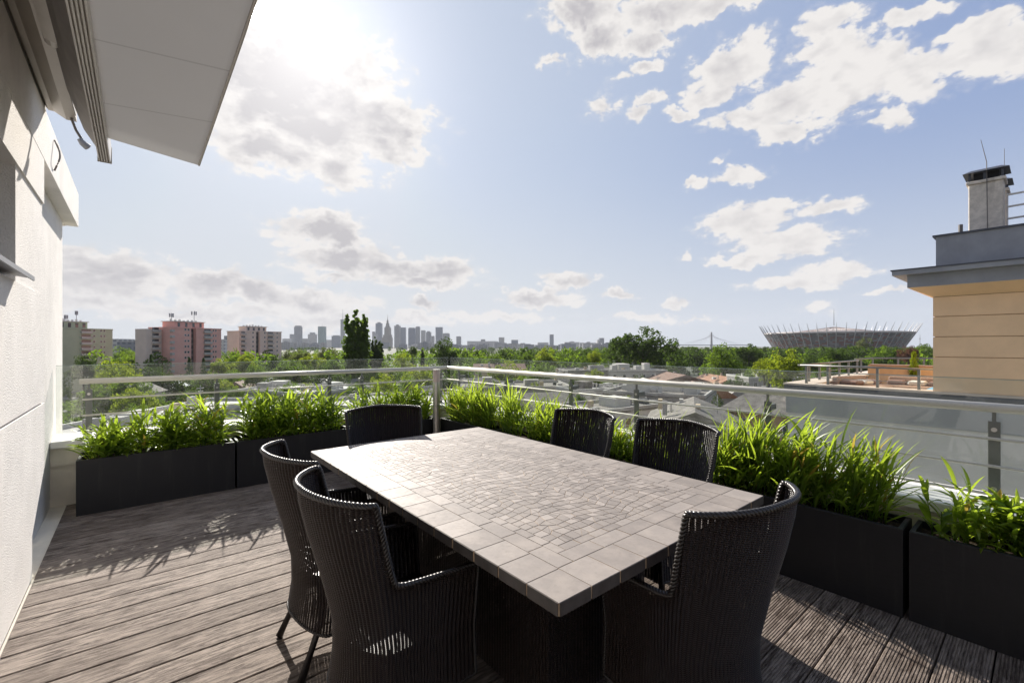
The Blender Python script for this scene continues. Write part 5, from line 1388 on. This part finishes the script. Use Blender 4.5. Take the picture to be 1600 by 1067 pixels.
for j in range(rows+1):
    q = j/rows; r = r_bot+(r_top-r_bot)*q
    for k in range(ns+1): V.append(ringp(r, H_bot+(H_top-H_bot)*q, k)); UV.append((k/ns, q))
for j in range(rows):
    for k in range(ns): a = j*(ns+1)+k; Fq.append((a, a+1, a+ns+2, a+ns+1))
np_mesh('facade', V, Fq, M['mosaic'], ST, False, UV)
V = []; Fq = []
prof = [(r_top+1, H_top-1.5), (r_top+1.5, H_top+1.2), (r_top-3, H_top+2), (88, H_top-3), (62, H_top+2.5), (30, H_top+8), (10, H_top+10.5), (0.1, H_top+11)]
for r, z in prof:
    for k in range(ns): V.append(ringp(r*(1+.02*(k % 2) if 20 < r < 100 else 1), z+(1.0 if k % 4 == 0 and 20 < r < 100 else 0), k))
for j in range(len(prof)-1):
    for k in range(ns): a = j*ns+k; a2 = j*ns+(k+1) % ns; Fq.append((a, a2, a2+ns, a+ns))
np_mesh('roof', V, Fq, M['stad_white'], ST)
for k in range(56):
    a = 2*math.pi*(k+.5)/56; c_, s_ = math.cos(a), math.sin(a)
    MB().tube([(c_*(r_bot+1), s_*(r_bot+1), 4), (c_*(r_top+2), s_*(r_top+2), H_top), (c_*(r_top+11), s_*(r_top+11), H_top+17)], [.55, .75, .22], 5).build('spike', M['stad_steel'], ST)
MB().tube([(0, 0, H_top+16), (0, 0, H_top+34), (0, 0, H_top+50)], [.7, .5, .15], 8).build('roof_mast', M['antenna'], ST)
cb = MB()
for k in range(28):
    a = 2*math.pi*k/28; cb.tube([(0, 0, H_top+13), (math.cos(a)*60, math.sin(a)*60, H_top+4.5)], .18, 4)
for k in range(28):
    a = 2*math.pi*k/28; a2 = 2*math.pi*(k+1)/28
    cb.tube([(math.cos(a)*60, math.sin(a)*60, H_top+4.5), (math.cos(a2)*60, math.sin(a2)*60, H_top+4.5)], .45, 4)
    cb.tube([(math.cos(a)*14, math.sin(a)*14, H_top+11), (math.cos(a2)*14, math.sin(a2)*14, H_top+11)], .4, 4)
cb.build('roof_cables', M['roof_tile'], ST)

# ------------------------------------------------------------------ houses and roofs in the middle distance
def house(x, ytop, d, wx, wy, wall, roof, label, kind='flat', yaw=0., win=2, bits=(), hgt=None):
    p = pd(x, ytop, d); H = p[2]-G
    r = thing('house' if kind != 'flat' else 'flat_roofed_house', label, 'building', (p[0], p[1], G), yaw)
    X, Y = wx/2, wy/2; e = 0 if kind == 'flat' else 1.6
    MB().box(-X, X, -Y, Y, 0, H-e-.4).build('wall', M[wall], r)
    if kind == 'flat':
        m = MB().box(-X-.1, X+.1, -Y-.1, Y+.1, H-.399, H-.15); rf = m.build('roof', M[roof], r)
        pr = MB()
        pr.box(-X-.12, X+.12, -Y-.12, -Y+.18, H-.149, H+.25); pr.box(-X-.12, X+.12, Y-.18, Y+.12, H-.149, H+.25)
        pr.box(-X-.12, -X+.18, -Y+.18, Y-.18, H-.149, H+.248); pr.box(X-.18, X+.12, -Y+.18, Y-.18, H-.149, H+.248)
        pr.build('parapet', M['roof_w'] if roof != 'roof_w' else M['wall_w'], r)
        zt = H-.15
    else:
        z0 = H-e-.4; o_ = .5
        if wx >= wy: v = [(-X-o_, -Y-o_, z0), (X+o_, -Y-o_, z0), (X+o_, Y+o_, z0), (-X-o_, Y+o_, z0), (-X+(2 if kind == 'hip' else -o_), 0, H), (X-(2 if kind == 'hip' else -o_), 0, H)]; fs = [(0, 1, 5, 4), (2, 3, 4, 5), (0, 4, 3), (1, 2, 5), (0, 3, 2, 1)]
        else: v = [(-X-o_, -Y-o_, z0), (-X-o_, Y+o_, z0), (X+o_, Y+o_, z0), (X+o_, -Y-o_, z0), (0, -Y+(2 if kind == 'hip' else -o_), H), (0, Y-(2 if kind == 'hip' else -o_), H)]; fs = [(0, 4, 5, 1), (2, 5, 4, 3), (0, 3, 4), (1, 5, 2), (0, 1, 2, 3)]
        rf = MB().add(v, fs).build('roof', M[roof], r); zt = H-.9
    rn = random.Random(int(x*13+d))
    for k in range(rn.randint(2, 4)):
        cx_, cy_ = rn.uniform(-X*.8, X*.8), rn.uniform(-Y*.8, Y*.8); w_ = rn.uniform(.2, .5)
        MB().box(cx_-w_, cx_+w_, cy_-.22, cy_+.22, zt, zt+rn.uniform(.7, 1.5)).build('chimney', M[rn.choice(['wall_w', 'wall_c', 'wall_g'])], rf)
    for k in range(rn.randint(5, 9) if kind == 'flat' else rn.randint(1, 2)):
        cx_, cy_ = rn.uniform(-X*.85, X*.85), rn.uniform(-Y*.85, Y*.85); q = rn.random()
        if q < .35: MB().tube([(cx_, cy_, zt), (cx_, cy_, zt+rn.uniform(.6, 1.3))], .14, 6).build('vent_pipe', M['alu_w'], rf)
        elif q < .8: MB().box(cx_-rn.uniform(.3, .9), cx_+.4, cy_-.35, cy_+rn.uniform(.3, .9), zt, zt+rn.uniform(.3, .9)).build('roof_hatch', M[rn.choice(['wall_w', 'roof_d', 'wall_g', 'roof_w'])], rf)
        else:
            h_ = rn.uniform(1.8, 3.2); MB().tube([(cx_, cy_, zt), (cx_, cy_, zt+h_)], .05, 5).box(cx_-.6, cx_+.6, cy_-.03, cy_+.03, zt+h_-.3, zt+h_-.24).box(cx_-.4, cx_+.4, cy_-.03, cy_+.03, zt+h_-.6, zt+h_-.55).build('aerial', M['antenna'], rf)
    for (bx, by, bw, bl, bh, bm2) in bits:
        MB().box(bx-bw/2, bx+bw/2, by-bl/2, by+bl/2, zt+.001, zt+bh).build('roof_box', M[bm2], rf)
    # windows on the two faces that look at the terrace (-Y and -X)
    for lev in range(win):
        z = H-e-.4-2.1-lev*3.0
        if z < 1: continue
        n = max(1, int(wx/3.2))
        for k in range(n):
            a = -X+(k+.5)*wx/n; o = MB().box(a-.55, a+.55, -Y-.05, -Y-.003, z, z+1.4).build('window', M['wframe'], r); MB().box(a-.46, a+.46, -Y-.06, -Y-.051, z+.09, z+1.31).build('pane', M['win'], o)
        n = max(1, int(wy/3.2))
        for k in range(n):
            a = -Y+(k+.5)*wy/n; o = MB().box(-X-.05, -X-.003, a-.55, a+.55, z, z+1.4).build('window', M['wframe'], r); MB().box(-X-.06, -X-.051, a-.46, a+.46, z+.09, z+1.31).build('pane', M['win'], o)
    return r
house(1206, 614, 52, 7, 9, 'wall_o', 'roof_g', 'ochre house with hipped grey roof against the grey neighbour wall', 'hip', .15, 2)
house(1085, 630, 48, 13, 9, 'wall_p', 'roof_g', 'mauve-grey house with slanted grey roof below the rusty roofs', 'gable', .5, 1)
house(1035, 609, 75, 16, 15, 'wall_g', 'roof_g', 'large grey flat-roofed building carrying white skylight boxes', 'flat', .35, 1, [(-4, 2, 3, 5, 1.4, 'wall_w'), (1, -1, 2.5, 4, 1.2, 'wall_w'), (5, -4, 3, 3, 1.2, 'roof_w'), (-2, -5, 4, 2, 1., 'wall_w')])
house(1102, 600, 92, 6, 15, 'wall_p', 'rust_roof', 'building with rusty orange ribbed metal roof', 'gable', -.75, 1)
house(1025, 596, 100, 7, 24, 'wall_g', 'rib_roof', 'long shed with pale grey ribbed roof left of the rusty roof', 'gable', -.75, 1)
house(1140, 603, 90, 6, 9, 'wall_w', 'rib_roof', 'white-roofed shed right of the rusty orange roof', 'gable', -.75, 1)
house(1122, 586, 135, 8, 18, 'wall_c', 'rust_roof', 'second rusty roof further back, under the dark trees', 'gable', -.7, 1)
house(1050, 582, 140, 14, 22, 'wall_c', 'roof_tile', 'dull red-brown roofed building with beige chimneys behind the sheds', 'gable', -.7, 1)
house(925, 606, 84, 11, 7, 'wall_w', 'roof_w', 'white house with flat roof behind the third chair on the right', 'flat', -.25, 1, [(-2, 0, 2, 3, 1.5, 'roof_g')])
house(968, 604, 88, 5, 5, 'wall_w', 'roof_g', 'small white cube house right of the white flat-roofed house', 'flat', -.3, 1)
house(862, 592, 115, 20, 8, 'wall_c', 'roof_g', 'long cream house with grey roof above the grass', 'gable', -.55, 1)
house(800, 601, 92, 22, 13, 'wall_g', 'roof_g', 'wide low grey roof just right of the corner', 'flat', -.6, 1, [(-5, 2, 2, 3, 1.6, 'wall_g'), (4, 0, 3, 2, 1.2, 'roof_w')])
house(872, 612, 75, 12, 12, 'wall_g', 'roof_g', 'grey gabled roof below the long cream house', 'gable', -.4, 1)
house(935, 577, 150, 26, 14, 'wall_g', 'roof_g', 'big grey roof with a white tank on it', 'flat', -.5, 1, [(0, 2, 5, 2, 1.4, 'roof_w'), (8, 0, 4, 5, 2., 'wall_w')])
house(985, 578, 150, 20, 12, 'wall_w', 'roof_w', 'pale building crowded with rooftop vents left of the beige chimneys', 'flat', -.5, 1, [(-6, 0, 2, 2, 1.8, 'wall_w'), (-2, 1, 1.5, 2, 2.2, 'wall_g'), (2, -1, 2, 2, 1.6, 'wall_w'), (6, 1, 2, 2, 2.4, 'wall_w')])
house(780, 568, 165, 18, 10, 'wall_c', 'roof_tile', 'reddish tiled house among yellow trees right of the corner', 'gable', -.6, 1)
house(880, 580, 150, 16, 10, 'wall_w', 'roof_w', 'white flat building behind the long cream house', 'flat', -.2, 1)
house(742, 590, 110, 14, 9, 'wall_w', 'roof_g', 'white house with dark grey roof at the corner right of the lamp', 'hip', .2, 1)
house(668, 600, 98, 14, 9, 'wall_w', 'roof_w', 'white flat-roofed house behind the far chair grass', 'flat', .3, 1)
house(505, 608, 90, 17, 10, 'wall_g', 'roof_w', 'pale grey roof left of the far chair behind the rail post', 'flat', .35, 1, [(3, 1, 3, 3, 1.3, 'wall_w')])
house(545, 592, 120, 12, 10, 'wall_w', 'roof_g', 'white house with grey roof under the poplar', 'hip', .3, 1)
house(385, 594, 125, 15, 9, 'wall_p', 'roof_tile', 'small red-walled house with pinkish roof behind the left rail', 'hip', .9, 1)
house(430, 606, 95, 16, 9, 'wall_w', 'roof_w', 'white flat building right of the red-walled house', 'flat', .85, 1, [(-4, 0, 2, 2, 1.6, 'wall_g'), (2, 0, 3, 3, 1.5, 'wall_w')])
house(215, 600, 105, 9, 7, 'wall_w', 'roof_g', 'small white gabled house behind the yellow-green tree at the left', 'gable', 1.1, 1)
house(250, 596, 125, 14, 8, 'wall_g', 'tw_blue', 'house with bluish roof under the dark conifers', 'gable', 1., 1)
house(255, 648, 46, 26, 7, 'wall_g', 'roof_w', 'low grey roof edge directly beyond the left railing', 'flat', .9, 1, [(-2, 1, 3, 2, .8, 'wall_w')])
house(575, 625, 66, 14, 9, 'wall_w', 'roof_w', 'low white roof beyond the shoots left of the far chair', 'flat', .4, 1)
house(700, 620, 72, 13, 10, 'wall_g', 'roof_w', 'low pale roof right behind the bollard lamp', 'flat', -.1, 1)
house(960, 632, 62, 14, 8, 'wall_w', 'roof_g', 'low grey roof seen just above the third chair', 'flat', -.1, 1, [(0, 0, 3, 3, 1.2, 'wall_w')])
house(1190, 588, 120, 13, 12, 'wall_g', 'roof_w', 'pale roof left of the neighbour terrace corner', 'flat', -.7, 1, [(0, 0, 3, 3, 1.4, 'wall_w')])
tag(MB().box(-50, 260, 118, 124, G+.02, G+.05).build('street', M['asphalt']), 'street running between the low houses', None, None, 'structure')
tag(MB().box(20, 90, 48, 84, G+.004, G+.012).box(-40, 10, 60, 110, G+.004, G+.012).build('courtyard_paving', M['paving']), 'paved yards between the low houses', None, None, 'structure')

# ------------------------------------------------------------------ haze
hm = bpy.data.materials.new('haze_volume'); hm.use_nodes = True; ht = NT(hm.node_tree)
pv = ht.node('ShaderNodeVolumePrincipled'); pv.inputs['Color'].default_value = (.86, .90, .96, 1); pv.inputs['Density'].default_value = .000072; pv.inputs['Anisotropy'].default_value = .0
ho = ht.node('ShaderNodeOutputMaterial'); ht.l.new(pv.outputs[0], ho.inputs['Volume'])
hz_b = MB().box(-6700, 6700, -6700, 6700, G-1, 380).build('haze', hm)
tag(hz_b, 'thin pale haze over the whole city', None, None, 'stuff')
